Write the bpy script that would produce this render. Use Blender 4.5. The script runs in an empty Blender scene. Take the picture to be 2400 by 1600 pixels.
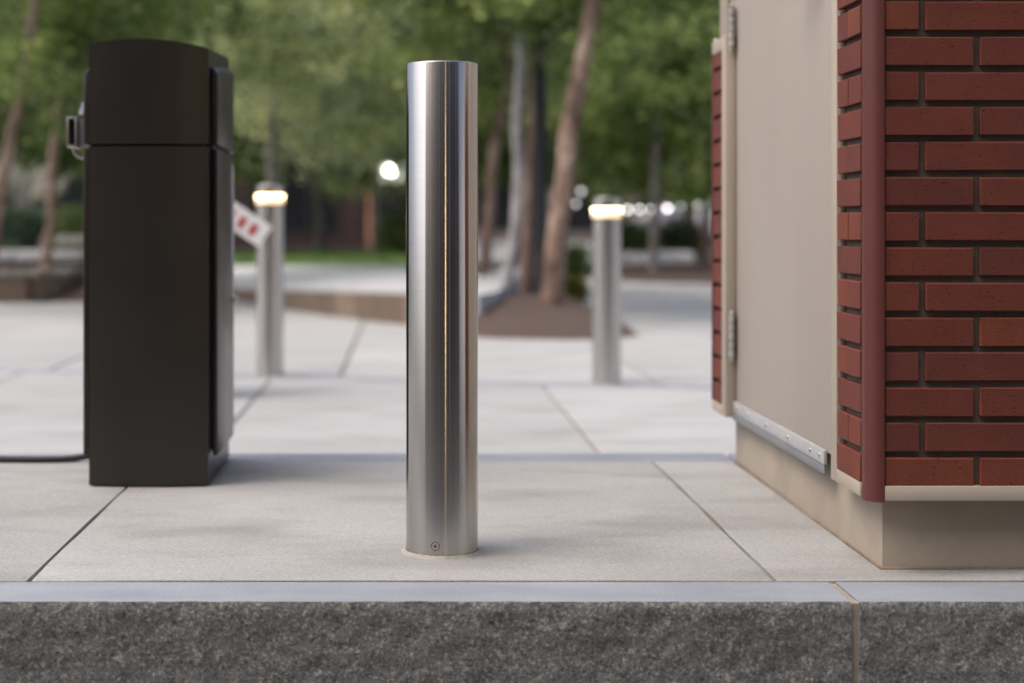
import bpy, bmesh, math, random
import numpy as np
from mathutils import Vector, Matrix, noise

random.seed(7)
RNG = np.random.default_rng(7)
scene = bpy.context.scene
C = scene.collection
R = math.radians

# ------------------------------------------------------------------ camera
EYE = 0.673            # eye height above the island pavement
K = 1.125              # depth scale of the lens (56 mm on 36 mm)
cam_d = bpy.data.cameras.new("camera")
cam = bpy.data.objects.new("camera", cam_d); C.objects.link(cam)
cam.location = (0, 0, EYE); cam.rotation_euler = (R(90), 0, 0)
cam_d.sensor_width = 36.0; cam_d.lens = 50.0 * K
cam_d.shift_x = 250 / 2400; cam_d.shift_y = -280 / 2400
cam_d.clip_start = 0.05; cam_d.clip_end = 900
cam_d.dof.use_dof = True
cam_d.dof.focus_distance = 2.83 * K
cam_d.dof.aperture_fstop = 50.0 * K / 30.0
scene.camera = cam

# ------------------------------------------------------------------ world, sun, exposure
SUN_EL, SUN_AZ = 60, -112           # azimuth measured from +Y (view direction) towards +X
world = bpy.data.worlds.new("World"); scene.world = world
world.use_nodes = True
wn = world.node_tree.nodes; wl = world.node_tree.links
sky = wn.new("ShaderNodeTexSky"); sky.sky_type = 'NISHITA'; sky.sun_disc = False
sky.sun_elevation = R(SUN_EL); sky.sun_rotation = R(SUN_AZ)
sky.air_density = 0.7; sky.dust_density = 6.5; sky.ozone_density = 0.6
wl.new(sky.outputs[0], wn["Background"].inputs[0])
wn["Background"].inputs[1].default_value = 0.15
sd = bpy.data.lights.new("sun", 'SUN'); sd.energy = 0.52; sd.angle = R(100); sd.color = (1, 0.985, 0.96)
so = bpy.data.objects.new("sun", sd); C.objects.link(so)
sv = Vector((math.sin(R(SUN_AZ)) * math.cos(R(SUN_EL)), math.cos(R(SUN_AZ)) * math.cos(R(SUN_EL)), math.sin(R(SUN_EL))))
so.rotation_euler = sv.to_track_quat('Z', 'Y').to_euler(); so.location = (0, 0, 30)
vs = scene.view_settings
vs.view_transform = 'Standard'; vs.look = 'None'; vs.gamma = 1; vs.exposure = 0.76
scene.cycles.use_denoising = True
scene.cycles.max_bounces = 6; scene.cycles.transparent_max_bounces = 8
scene.cycles.sample_clamp_indirect = 6
scene.cycles.caustics_reflective = False; scene.cycles.caustics_refractive = False

def P(px, py, d):
    """photograph pixel (2400 wide) at depth d (units of the lens table) -> world point"""
    return Vector(((px - 950) * d / 3333, d * K, EYE - (py - 520) * d / 3333))
def PX(px, d): return (px - 950) * d / 3333
def PZ(py, d): return EYE - (py - 520) * d / 3333

# ------------------------------------------------------------------ materials
class N:
    def __init__(s, name):
        s.m = bpy.data.materials.new(name); s.m.use_nodes = True
        s.t = s.m.node_tree; s.b = s.t.nodes["Principled BSDF"]
    def new(s, typ, **kw):
        n = s.t.nodes.new(typ)
        for k, v in kw.items(): setattr(n, k, v)
        return n
    def link(s, a, b): s.t.links.new(a, b)
    def coord(s, which="Object", scale=(1, 1, 1)):
        tc = s.new("ShaderNodeTexCoord"); mp = s.new("ShaderNodeMapping")
        mp.inputs["Scale"].default_value = scale
        s.link(tc.outputs[which], mp.inputs[0]); return mp.outputs[0]
    def noise(s, co, scale, detail=4, rough=0.55, dist=0.0):
        n = s.new("ShaderNodeTexNoise"); n.inputs["Scale"].default_value = scale
        n.inputs["Detail"].default_value = detail; n.inputs["Roughness"].default_value = rough
        n.inputs["Distortion"].default_value = dist
        s.link(co, n.inputs["Vector"]); return n.outputs["Fac"]
    def ramp(s, fac, stops):
        r = s.new("ShaderNodeValToRGB"); e = r.color_ramp.elements
        while len(e) < len(stops): e.new(0.5)
        for i, (p, c) in enumerate(stops):
            e[i].position = p; e[i].color = (*c, 1) if len(c) == 3 else c
        s.link(fac, r.inputs[0]); return r.outputs[0]
    def mix(s, fac, a, b, mode='MIX'):
        n = s.new("ShaderNodeMix", data_type='RGBA', blend_type=mode)
        for sock, v in ((n.inputs[0], fac), (n.inputs[6], a), (n.inputs[7], b)):
            if hasattr(v, "links"): s.link(v, sock)
            elif isinstance(v, (int, float)): sock.default_value = v
            else: sock.default_value = (*v, 1)
        return n.outputs[2]
    def bump(s, h, strength=0.2, dist=0.01, prev=None):
        b = s.new("ShaderNodeBump"); b.inputs["Strength"].default_value = strength
        b.inputs["Distance"].default_value = dist
        s.link(h, b.inputs["Height"])
        if prev: s.link(prev, b.inputs["Normal"])
        return b.outputs[0]
    def set(s, **kw):
        names = dict(col="Base Color", rough="Roughness", metal="Metallic", spec="Specular IOR Level", normal="Normal",
                     emis="Emission Color", es="Emission Strength", aniso="Anisotropic", arot="Anisotropic Rotation", tang="Tangent",
                     coat="Coat Weight", crough="Coat Roughness", trans="Transmission Weight", ior="IOR")
        for k, v in kw.items():
            i = s.b.inputs[names[k]]
            if hasattr(v, "links"): s.link(v, i)
            elif isinstance(v, (int, float)): i.default_value = v
            else: i.default_value = (*v, 1) if len(v) == 3 else v
        return s.m

def mat_concrete(name, a, b, stain, seed=0.0, rough=0.85):
    n = N(name); co = n.coord()
    mp = n.new("ShaderNodeMapping"); mp.inputs["Location"].default_value = (seed, seed * 2, 0); n.link(co, mp.inputs[0]); co = mp.outputs[0]
    cos = n.new("ShaderNodeMapping"); cos.inputs["Scale"].default_value = (0.45, 1.0, 1.0); n.link(co, cos.inputs[0])
    big = n.noise(cos.outputs[0], 2.3, 4, 0.55, 0.6)
    mid = n.noise(cos.outputs[0], 5.5, 3, 0.5, 0.0)
    fine = n.noise(co, 300, 3, 0.7)
    speck = n.noise(co, 70, 4, 0.75)
    c = n.ramp(big, [(0.3, a), (0.68, b)])
    c = n.mix(n.ramp(mid, [(0.50, (0, 0, 0)), (0.76, (0.8,) * 3)]), c, stain)
    oi = n.new("ShaderNodeObjectInfo")
    hs = n.new("ShaderNodeHueSaturation"); 
    mr = n.new("ShaderNodeMapRange"); mr.inputs[3].default_value = 0.94; mr.inputs[4].default_value = 1.05
    n.link(oi.outputs["Random"], mr.inputs[0]); n.link(mr.outputs[0], hs.inputs["Value"]); n.link(c, hs.inputs["Color"])
    med = n.noise(co, 130, 3, 0.7)
    hsg = n.mix(0.8, hs.outputs[0], n.ramp(med, [(0.32, (0.86,) * 3), (0.68, (1.12,) * 3)]), 'MULTIPLY')
    c = n.mix(0.7, hsg, n.ramp(fine, [(0.30, (0.66,) * 3), (0.70, (1.28,) * 3)]), 'MULTIPLY')
    c = n.mix(n.ramp(speck, [(0.30, (0.6,) * 3), (0.37, (0, 0, 0))]), c, tuple(x * 0.62 for x in a))
    b1 = n.bump(fine, 0.22, 0.0015); b2 = n.bump(mid, 0.10, 0.012, b1)
    return n.set(col=c, rough=rough, normal=b2, spec=0.25)

def mat_granite_top():
    n = N("granite_sawn"); co = n.coord(scale=(0.35, 1, 1))
    c2 = n.coord()
    big = n.noise(co, 7, 4, 0.6)
    f = n.noise(c2, 260, 3, 0.75)
    c = n.ramp(big, [(0.3, (0.212, 0.236, 0.270)), (0.7, (0.300, 0.328, 0.362))])
    c = n.mix(0.6, c, n.ramp(f, [(0.3, (0.62,) * 3), (0.7, (1.35,) * 3)]), 'MULTIPLY')
    return n.set(col=c, rough=0.7, normal=n.bump(f, 0.15, 0.001), spec=0.3)

def mat_granite_face():
    n = N("granite_split"); co = n.coord()
    d = n.noise(co, 9, 4, 0.6)
    patch = n.noise(co, 34, 5, 0.62, 0.25)
    fleck = n.noise(co, 115, 4, 0.7, 0.2)
    grain = n.noise(co, 230, 3, 0.8)
    rust = n.noise(co, 13, 5, 0.7, 0.5)
    c = n.ramp(d, [(0.3, (0.142, 0.150, 0.151)), (0.72, (0.172, 0.180, 0.177))])
    c = n.mix(n.ramp(patch, [(0.60, (0, 0, 0)), (0.635, (0.62,) * 3)]), c, (0.40, 0.405, 0.37))
    c = n.mix(n.ramp(fleck, [(0.54, (0, 0, 0)), (0.66, (0.8,) * 3)]), c, (0.38, 0.38, 0.35))
    c = n.mix(n.ramp(fleck, [(0.34, (0.85,) * 3), (0.46, (0, 0, 0))]), c, (0.055, 0.055, 0.057))
    c = n.mix(1.0, c, n.ramp(grain, [(0.30, (0.68,) * 3), (0.70, (1.30,) * 3)]), 'MULTIPLY')
    c = n.mix(n.ramp(rust, [(0.69, (0, 0, 0)), (0.76, (0.65,) * 3)]), c, (0.17, 0.085, 0.035))
    b1 = n.bump(grain, 0.6, 0.002); b2 = n.bump(patch, 0.6, 0.008, b1)
    return n.set(col=c, rough=0.8, normal=b2, spec=0.3)

def mat_steel(name="brushed_steel", rough=0.185, col=(0.50, 0.488, 0.468)):
    n = N(name)
    tg = n.new("ShaderNodeTangent"); tg.direction_type = 'RADIAL'; tg.axis = 'Z'
    co = n.coord(scale=(1, 1, 900)); ln = n.noise(co, 2.2, 3, 0.7)
    big = n.noise(n.coord(), 5, 4, 0.6)
    c = n.mix(0.5, col, n.ramp(ln, [(0.3, (0.74,) * 3), (0.7, (1.16,) * 3)]), 'MULTIPLY')
    c = n.mix(0.35, c, n.ramp(big, [(0.35, (0.86,) * 3), (0.7, (1.05,) * 3)]), 'MULTIPLY')
    return n.set(col=c, metal=1.0, rough=rough, aniso=0.95, arot=0.25, tang=tg.outputs[0])

def mat_paint(name, col, rough=0.5, var=0.08, scale=6, streak=False, metal=0.0, spec=0.4, bumpy=0.05):
    n = N(name); co = n.coord(scale=(1, 1, 0.25) if streak else (1, 1, 1))
    b = n.noise(co, scale, 5, 0.6, 0.2); f = n.noise(n.coord(), 260, 2, 0.6)
    c = n.ramp(b, [(0.3, tuple(x * (1 - var) for x in col)), (0.7, tuple(min(1, x * (1 + var)) for x in col))])
    return n.set(col=c, rough=rough, metal=metal, spec=spec, normal=n.bump(f, bumpy, 0.001))

def mat_plain(name, col, rough=0.6, metal=0.0, spec=0.4):
    n = N(name); f = n.noise(n.coord(), 30, 4, 0.6)
    c = n.ramp(f, [(0.3, tuple(x * 0.9 for x in col)), (0.7, tuple(min(1, x * 1.08) for x in col))])
    return n.set(col=c, rough=rough, metal=metal, spec=spec)

def mat_emit(name, col, strength, base=(0.8, 0.8, 0.8)):
    n = N(name); f = n.noise(n.coord(), 12, 2)
    return n.set(col=base, emis=n.ramp(f, [(0, tuple(x * 0.96 for x in col)), (1, col)]), es=strength, rough=0.4)

def mat_brick(name, a, b, c3, pits=True):
    n = N(name); oi = n.new("ShaderNodeObjectInfo"); co = n.coord()
    vm = n.new("ShaderNodeVectorMath", operation='ADD'); n.link(co, vm.inputs[0])
    sc = n.new("ShaderNodeVectorMath", operation='SCALE'); sc.inputs["Scale"].default_value = 37.0
    cb = n.new("ShaderNodeCombineXYZ"); n.link(oi.outputs["Random"], cb.inputs[0]); n.link(oi.outputs["Random"], cb.inputs[2])
    n.link(cb.outputs[0], sc.inputs[0]); n.link(sc.outputs[0], vm.inputs[1]); co = vm.outputs[0]
    base = n.ramp(oi.outputs["Random"], [(0.0, a), (0.45, b), (0.75, b), (1.0, c3)])
    cl = n.noise(co, 9, 5, 0.6, 0.4); fine = n.noise(co, 260, 3, 0.7)
    c = n.mix(0.7, base, n.ramp(cl, [(0.3, (0.78, 0.80, 0.84)), (0.7, (1.18, 1.10, 1.04))]), 'MULTIPLY')
    c = n.mix(0.5, c, n.ramp(fine, [(0.3, (0.78,) * 3), (0.7, (1.15,) * 3)]), 'MULTIPLY')
    st = n.new("ShaderNodeMapping"); st.inputs["Scale"].default_value = (0.6, 0.6, 1.7); n.link(co, st.inputs[0])
    pit = n.noise(st.outputs[0], 170, 2, 0.5)
    pm = n.ramp(pit, [(0.295, (0.8,) * 3), (0.35, (0, 0, 0))])
    c = n.mix(pm, c, (0.035, 0.014, 0.012))
    inv = n.ramp(pit, [(0.31, (0, 0, 0)), (0.39, (1, 1, 1))])
    return n.set(col=c, rough=0.78, spec=0.3, normal=n.bump(inv, 0.3, 0.0015, n.bump(fine, 0.25, 0.0012)))

def mat_leaf(name, c1, c2, c3, transl=0.25):
    n = N(name); g = n.new("ShaderNodeNewGeometry"); oi = n.new("ShaderNodeObjectInfo")
    c = n.ramp(g.outputs["Random Per Island"], [(0.0, c1), (0.55, c2), (0.95, c3)])
    hs = n.new("ShaderNodeHueSaturation")
    mr = n.new("ShaderNodeMapRange"); mr.inputs[3].default_value = 0.75; mr.inputs[4].default_value = 1.25
    n.link(oi.outputs["Random"], mr.inputs[0]); n.link(mr.outputs[0], hs.inputs["Value"]); n.link(c, hs.inputs["Color"])
    wv = n.noise(n.coord(), 1.7, 4, 0.6, 0.4)
    cc_ = n.mix(1.0, hs.outputs[0], n.ramp(wv, [(0.36, (0.42, 0.50, 0.48)), (0.5, (1.0, 1.0, 1.0)), (0.63, (1.65, 1.5, 1.2))]), 'MULTIPLY')
    n.set(col=cc_, rough=0.5, spec=0.4)
    tr = n.new("ShaderNodeBsdfTranslucent"); n.link(cc_, tr.inputs[0])
    mx = n.new("ShaderNodeMixShader"); mx.inputs[0].default_value = transl
    n.link(n.b.outputs[0], mx.inputs[1]); n.link(tr.outputs[0], mx.inputs[2])
    n.link(mx.outputs[0], n.t.nodes["Material Output"].inputs[0])
    return n.m

def mat_bark(name, a, b, c, sc=9):
    n = N(name); co = n.coord(scale=(1, 1, 0.5)); f = n.noise(co, sc, 5, 0.65, 0.8); h = n.noise(n.coord(scale=(1, 1, 3.5)), 14, 4, 0.7)
    col = n.ramp(f, [(0.36, a), (0.5, b), (0.62, c)])
    col = n.mix(n.ramp(h, [(0.60, (0, 0, 0)), (0.7, (0.7,) * 3)]), col, tuple(x * 0.4 for x in a))
    return n.set(col=col, rough=0.85, normal=n.bump(f, 0.5, 0.02))

M = {}
M['conc'] = mat_concrete("concrete_island", (0.290, 0.292, 0.285), (0.358, 0.364, 0.360), (0.225, 0.222, 0.210))
M['conc_far'] = mat_concrete("concrete_plaza", (0.345, 0.353, 0.351), (0.410, 0.421, 0.425), (0.285, 0.286, 0.277), 3.7)
M['joint'] = mat_plain("joint_filler", (0.19, 0.175, 0.145), 0.95)
M['kerb_mortar'] = mat_paint("kerb_mortar", (0.27, 0.245, 0.205), 0.95, 0.15, 25, bumpy=0.3)
M['sealant'] = mat_paint("dirty_sealant", (0.20, 0.155, 0.12), 0.9, 0.25, 30, bumpy=0.3)
M['grout'] = mat_concrete("grout", (0.30, 0.292, 0.27), (0.35, 0.342, 0.32), (0.21, 0.20, 0.175), 8.1)
M['gtop'] = mat_granite_top(); M['gface'] = mat_granite_face()
M['asphalt'] = mat_plain("asphalt", (0.075, 0.075, 0.078), 0.9)
M['soil'] = mat_plain("ground_soil", (0.09, 0.075, 0.055), 0.95)
M['mulch'] = mat_plain("mulch", (0.082, 0.058, 0.048), 0.95)
M['steel'] = mat_steel(); M['steel_far'] = mat_steel("brushed_steel_lamp", 0.19, (0.58, 0.56, 0.54))
M['steel_plain'] = mat_plain("plain_steel", (0.55, 0.54, 0.52), 0.35, 1.0)
M['dark_slot'] = mat_plain("dark_socket", (0.012, 0.012, 0.012), 0.6)
M['bronze'] = mat_paint("dark_bronze_powder_coat", (0.022, 0.0192, 0.0160), 0.32, 0.12, 5, spec=0.42, bumpy=0.08)
M['bronze_side'] = M['bronze']
M['black'] = mat_plain("black_rubber", (0.018, 0.018, 0.02), 0.55)
M['beige'] = mat_paint("beige_metal_paint", (0.395, 0.352, 0.308), 0.48, 0.05, 2.2, streak=True)
M['beige_frame'] = mat_paint("beige_frame_paint", (0.40, 0.35, 0.29), 0.5, 0.05, 4.0)
M['plinth'] = mat_paint("painted_plinth", (0.375, 0.325, 0.262), 0.75, 0.12, 5.0, bumpy=0.2)
M['maroon'] = mat_paint("maroon_corner_paint", (0.105, 0.030, 0.026), 0.5, 0.06, 8, bumpy=0.35)
M['brick'] = mat_brick("red_brick", (0.128, 0.036, 0.028), (0.152, 0.041, 0.027), (0.180, 0.050, 0.027))
M['mortar'] = mat_paint("mortar", (0.125, 0.103, 0.083), 0.95, 0.18, 30, bumpy=0.4)
M['alu'] = mat_plain("aluminium_strip", (0.50, 0.51, 0.52), 0.42, 0.35)
M['zinc'] = mat_plain("zinc_hinge", (0.48, 0.465, 0.45), 0.38, 0.5)
M['rubber_grey'] = mat_plain("grey_rubber", (0.20, 0.21, 0.23), 0.6)
M['glass'] = N("dark_glass").set(col=(0.014, 0.015, 0.017), rough=0.12, spec=0.35)
M['white_paint'] = mat_plain("white_paint", (0.75, 0.74, 0.74), 0.5)
M['red_film'] = mat_plain("red_reflective", (0.42, 0.05, 0.03), 0.4)
M['lamp'] = mat_emit("bollard_lamp_glow", (1.0, 0.76, 0.34), 8.0)
M['lamp_low'] = mat_emit("bollard_lamp_reflector", (1.0, 0.56, 0.18), 1.1)  # emission stands in for lamp light reflected off the lower ring
M['globe'] = mat_emit("globe_lamp_glow", (0.98, 1.0, 0.80), 26.0)
M['bulb'] = mat_emit("bulb_glow", (1.0, 0.97, 0.97), 5.0)  # glow added in place of specular glints far back
M['bulb_dim'] = mat_emit("bulb_dim_glow", (1.0, 0.97, 0.95), 1.1)
M['bulb_warm'] = mat_emit("bulb_warm_glow", (1.0, 0.62, 0.28), 1.6)
M['sconce'] = mat_emit("sconce_glow", (1.0, 0.72, 0.34), 10.0)
M['leaf'] = mat_leaf("birch_leaves", (0.11, 0.18, 0.045), (0.19, 0.27, 0.08), (0.37, 0.44, 0.18), 0.45)
M['leaf_dark'] = mat_leaf("dark_leaves", (0.055, 0.10, 0.028), (0.10, 0.155, 0.045), (0.22, 0.28, 0.105), 0.45)
M['leaf_grey'] = mat_leaf("grey_green_leaves", (0.27, 0.33, 0.17), (0.38, 0.44, 0.245), (0.52, 0.56, 0.36), 0.45)
M['leaf_yellow'] = mat_leaf("yellow_green_leaves", (0.14, 0.15, 0.025), (0.22, 0.21, 0.04), (0.28, 0.26, 0.06))
M['blade'] = mat_leaf("grass_blades", (0.08, 0.15, 0.10), (0.14, 0.23, 0.15), (0.22, 0.31, 0.21))
M['plume'] = mat_leaf("grass_plumes", (0.50, 0.49, 0.42), (0.60, 0.58, 0.52), (0.7, 0.68, 0.62))
M['lawn'] = mat_plain("lawn_soil", (0.09, 0.14, 0.045), 0.95)
M['lawn_blade'] = mat_leaf("lawn_blades", (0.08, 0.16, 0.04), (0.12, 0.21, 0.06), (0.17, 0.26, 0.08))
M['bark_tan'] = mat_bark("peeling_tan_bark", (0.085, 0.055, 0.042), (0.21, 0.14, 0.105), (0.40, 0.31, 0.25), 5)
M['bark_pale'] = mat_bark("pale_birch_bark", (0.20, 0.195, 0.20), (0.34, 0.33, 0.335), (0.50, 0.48, 0.48), 12)
M['bark_brown'] = mat_bark("brown_bark", (0.15, 0.092, 0.07), (0.23, 0.15, 0.12), (0.31, 0.22, 0.18))
M['bark_grey'] = mat_bark("grey_bark", (0.17, 0.162, 0.15), (0.25, 0.237, 0.22), (0.33, 0.31, 0.285))
M['stone'] = mat_brick("brown_stone", (0.135, 0.105, 0.082), (0.18, 0.138, 0.105), (0.24, 0.19, 0.15))
M['terrace'] = mat_concrete("terrace_paving", (0.45, 0.465, 0.48), (0.52, 0.535, 0.55), (0.40, 0.405, 0.41), 5.5)
M['bld_brick'] = mat_paint("far_brick", (0.40, 0.19, 0.125), 0.85, 0.2, 3)
M['bld_dark'] = mat_paint("dark_storefront_wall", (0.028, 0.013, 0.012), 0.7, 0.25, 1.2)
M['bld_grey'] = mat_paint("far_grey_brick", (0.20, 0.17, 0.15), 0.85, 0.2, 2)
M['garage'] = mat_paint("garage_wall", (0.12, 0.10, 0.088), 0.85, 0.12, 1.5)
M['garage_brick'] = mat_paint("garage_brick", (0.13, 0.065, 0.055), 0.85, 0.15, 1.5)
M['car_white'] = mat_plain("car_white", (0.7, 0.7, 0.72), 0.25)
M['car_red'] = mat_plain("car_red", (0.4, 0.03, 0.03), 0.25)
M['car_silver'] = mat_plain("car_silver", (0.45, 0.45, 0.47), 0.28, 0.4)
M['tyre'] = mat_plain("tyre", (0.02, 0.02, 0.02), 0.8)
M['paper'] = mat_plain("sticker_paper", (0.55, 0.62, 0.72), 0.6)

def mat_print():
    n = N("printed_label"); co = n.coord(scale=(1, 1, 1))
    w = n.noise(n.coord(scale=(1, 160, 260)), 1.0, 3, 0.8)
    return n.set(col=n.ramp(w, [(0.46, (0.06, 0.06, 0.06)), (0.50, (0.55, 0.57, 0.60))]), rough=0.5)
M['print'] = mat_print()

# ------------------------------------------------------------------ mesh helpers
def wloc(o):
    v = Vector((0, 0, 0))
    while o is not None:
        v += Vector(o.location); o = o.parent
    return v

class MB:
    """collects shapes in world coordinates"""
    def __init__(s): s.bm = bmesh.new()
    def box(s, a, b, bev=0.0, seg=2):
        c = [(a[i] + b[i]) / 2 for i in range(3)]; d = [abs(b[i] - a[i]) for i in range(3)]
        r = bmesh.ops.create_cube(s.bm, size=1.0, matrix=Matrix.Translation(c) @ Matrix.Diagonal((*d, 1)))
        if bev:
            es = list({e for v in r['verts'] for e in v.link_edges})
            bmesh.ops.bevel(s.bm, geom=es, offset=bev, segments=seg, profile=0.5, affect='EDGES')
        return s
    def lathe(s, prof, c, seg=48, cap0=True, cap1=True):
        rings = []
        for r, z in prof:
            rings.append([s.bm.verts.new((c[0] + r * math.cos(2 * math.pi * i / seg), c[1] + r * math.sin(2 * math.pi * i / seg), c[2] + z)) for i in range(seg)])
        for a, b in zip(rings[:-1], rings[1:]):
            for i in range(seg):
                j = (i + 1) % seg; s.bm.faces.new((a[i], a[j], b[j], b[i]))
        if cap0: s.bm.faces.new(list(reversed(rings[0])))
        if cap1: s.bm.faces.new(rings[-1])
        return s
    def prism(s, pts, z0, z1, bev=0.0):
        """polygon in plan, counter-clockwise, extruded z0..z1"""
        lo = [s.bm.verts.new((p[0], p[1], z0)) for p in pts]; hi = [s.bm.verts.new((p[0], p[1], z1)) for p in pts]
        n = len(pts); top = s.bm.faces.new(hi); s.bm.faces.new(list(reversed(lo)))
        for i in range(n):
            j = (i + 1) % n; s.bm.faces.new((lo[i], lo[j], hi[j], hi[i]))
        if bev: bmesh.ops.bevel(s.bm, geom=list(top.edges), offset=bev, segments=2, profile=0.5, affect='EDGES')
        return s
    def poly(s, verts, faces):
        vs_ = [s.bm.verts.new(v) for v in verts]
        for f in faces: s.bm.faces.new([vs_[i] for i in f])
        return s
    def tube(s, pts, rad, seg=10, cap=True):
        pts = [Vector(p) for p in pts]; rings = []
        if not hasattr(rad, "__len__"): rad = [rad] * len(pts)
        up = Vector((0.123, 0.9, 0.31)).normalized()
        for i, p in enumerate(pts):
            t = (pts[min(i + 1, len(pts) - 1)] - pts[max(i - 1, 0)]).normalized()
            u = t.cross(up).normalized(); v = t.cross(u)
            rings.append([s.bm.verts.new(p + (u * math.cos(2 * math.pi * k / seg) + v * math.sin(2 * math.pi * k / seg)) * rad[i]) for k in range(seg)])
        for a, b in zip(rings[:-1], rings[1:]):
            for i in range(seg):
                j = (i + 1) % seg; s.bm.faces.new((a[i], a[j], b[j], b[i]))
        if cap: s.bm.faces.new(rings[0]); s.bm.faces.new(rings[-1])
        return s
    def ball(s, c, r, u=12, v=8):
        bmesh.ops.create_uvsphere(s.bm, u_segments=u, v_segments=v, radius=1.0, matrix=Matrix.Translation(c) @ Matrix.Diagonal((*(r if hasattr(r, "__len__") else (r, r, r)), 1)))
        return s
    def build(s, name, mat, parent=None, smooth=None):
        bmesh.ops.recalc_face_normals(s.bm, faces=s.bm.faces)
        me = bpy.data.meshes.new(name); s.bm.to_mesh(me); s.bm.free()
        return mesh_obj(name, me, mat, parent, smooth)

def mesh_obj(name, me, mat, parent=None, smooth=None):
    off = wloc(parent)
    if off.length: me.transform(Matrix.Translation(-off))
    if mat is not None: me.materials.append(mat)
    if smooth:
        me.polygons.foreach_set("use_smooth", [True] * len(me.polygons))
        if smooth is not True:
            me.update()
            bm = bmesh.new(); bm.from_mesh(me)
            for e in bm.edges:
                if len(e.link_faces) == 2 and e.calc_face_angle(0) > R(smooth): e.smooth = False
            bm.to_mesh(me); bm.free()
    o = bpy.data.objects.new(name, me); C.objects.link(o); o.parent = parent
    return o

def inst(name, me, loc, parent, rot=None, scale=None):
    o = bpy.data.objects.new(name, me); C.objects.link(o); o.parent = parent
    o.location = Vector(loc) - wloc(parent)
    if rot: o.rotation_euler = rot
    if scale: o.scale = scale
    return o

def thing(name, label, cat, loc, group=None):
    o = bpy.data.objects.new(name, None); C.objects.link(o); o.location = loc; o.empty_display_size = 0.1
    return tag(o, label, cat, group)
def tag(o, label=None, cat=None, group=None, kind=None):
    if label: o["label"] = label
    if cat: o["category"] = cat
    if group: o["group"] = group
    if kind: o["kind"] = kind
    return o
def struct(o, label): return tag(o, label, None, None, "structure")

# ------------------------------------------------------------------ ground, road, island
GZ = -0.15                                   # level of the lane and the plaza behind the island
Y_KERB0, Y_KERB1 = 2.52 * K, 2.664 * K       # front kerb
Y_REAR0, Y_REAR1 = 3.99 * K, 4.146 * K       # rear kerb

struct(MB().poly([(-250, -250, -0.30), (250, -250, -0.30), (250, 350, -0.30), (-250, 350, -0.30)], [(0, 1, 2, 3)]).build("ground", M['soil']),
       "bare brown ground under everything")
struct(MB().poly([(-40, -12, -0.205), (40, -12, -0.205), (40, Y_KERB0 + 0.02, -0.205), (-40, Y_KERB0 + 0.02, -0.205)], [(0, 1, 2, 3)]).build("road", M['asphalt']),
       "dark asphalt drive lane in front of the kerb")

kerb = struct(thing("kerb", "grey granite kerb with rough split face", None, (0, Y_KERB0, -0.2)), "grey granite kerb with rough split face")
def kerb_stone(x0, x1, seed):
    # top slab and split front face in one displaced body
    nx = int((x1 - x0) / 0.012); nz = 20
    verts = []; faces = []
    zt = 0.0; zb = -0.23
    def disp(x, z):
        p = Vector((x * 9 + seed, z * 9, seed * 1.7))
        q = Vector((x * 38 + seed, z * 38, 3.1))
        v = 0.0035 * noise.noise(p) + 0.0035 * noise.noise(q) + 0.0022 * noise.noise(q * 3.1)
        return v
    rows = []
    for k in range(nz + 1):
        t = k / nz; z = zb + (zt - zb) * t
        row = []
        for i in range(nx + 1):
            x = x0 + (x1 - x0) * i / nx
            e = min(1.0, (zt - z) / 0.012) if k < nz else 0.0
            edge_in = 0.004 * (1 - e)
            y = Y_KERB0 + disp(x, z) * max(e, 0.45) + edge_in
            zz = z if k < nz else zt + 0.0012 * noise.noise(Vector((x * 25, seed, 0)))
            row.append(len(verts)); verts.append((x, y, zz))
        rows.append(row)
    back = []
    for i in range(nx + 1):
        x = x0 + (x1 - x0) * i / nx
        back.append(len(verts)); verts.append((x, Y_KERB1 - 0.0015 + 0.0012 * noise.noise(Vector((x * 7, seed, 5))), zt - 0.0005))
    bot = []
    for i in (0, nx):
        bot.append(len(verts)); verts.append((x0 + (x1 - x0) * i / nx, Y_KERB1, zb))
    mats = []
    for a, b in zip(rows[:-1], rows[1:]):
        for i in range(nx): faces.append((a[i], a[i + 1], b[i + 1], b[i])); mats.append(0)
    for i in range(nx): faces.append((rows[-1][i], rows[-1][i + 1], back[i + 1], back[i])); mats.append(1)
    faces.append([r[0] for r in reversed(rows)] + [bot[0], back[0]]); mats.append(0)
    faces.append([r[-1] for r in rows] + [back[-1], bot[1]]); mats.append(0)
    me = bpy.data.meshes.new("kerb_stone"); me.from_pydata(verts, [], faces)
    o = mesh_obj("kerb_stone", me, M['gface'], kerb, 50)
    me.materials.append(M['gtop']); me.polygons.foreach_set("material_index", mats)
    return o
XJ = 0.798
kerb_stone(-4.0, -1.66, 2.3); kerb_stone(-1.65, XJ - 0.007, 5.1); kerb_stone(XJ + 0.007, 3.2, 9.4)
MB().box((XJ - 0.0085, Y_KERB0 + 0.0035, -0.22), (XJ + 0.0085, Y_KERB1 - 0.001, -0.003)).build("mortar_joint", M['kerb_mortar'], kerb)
MB().box((-1.6605, Y_KERB0 + 0.008, -0.22), (-1.6495, Y_KERB1, -0.004)).build("mortar_joint", M['joint'], kerb)

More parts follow.
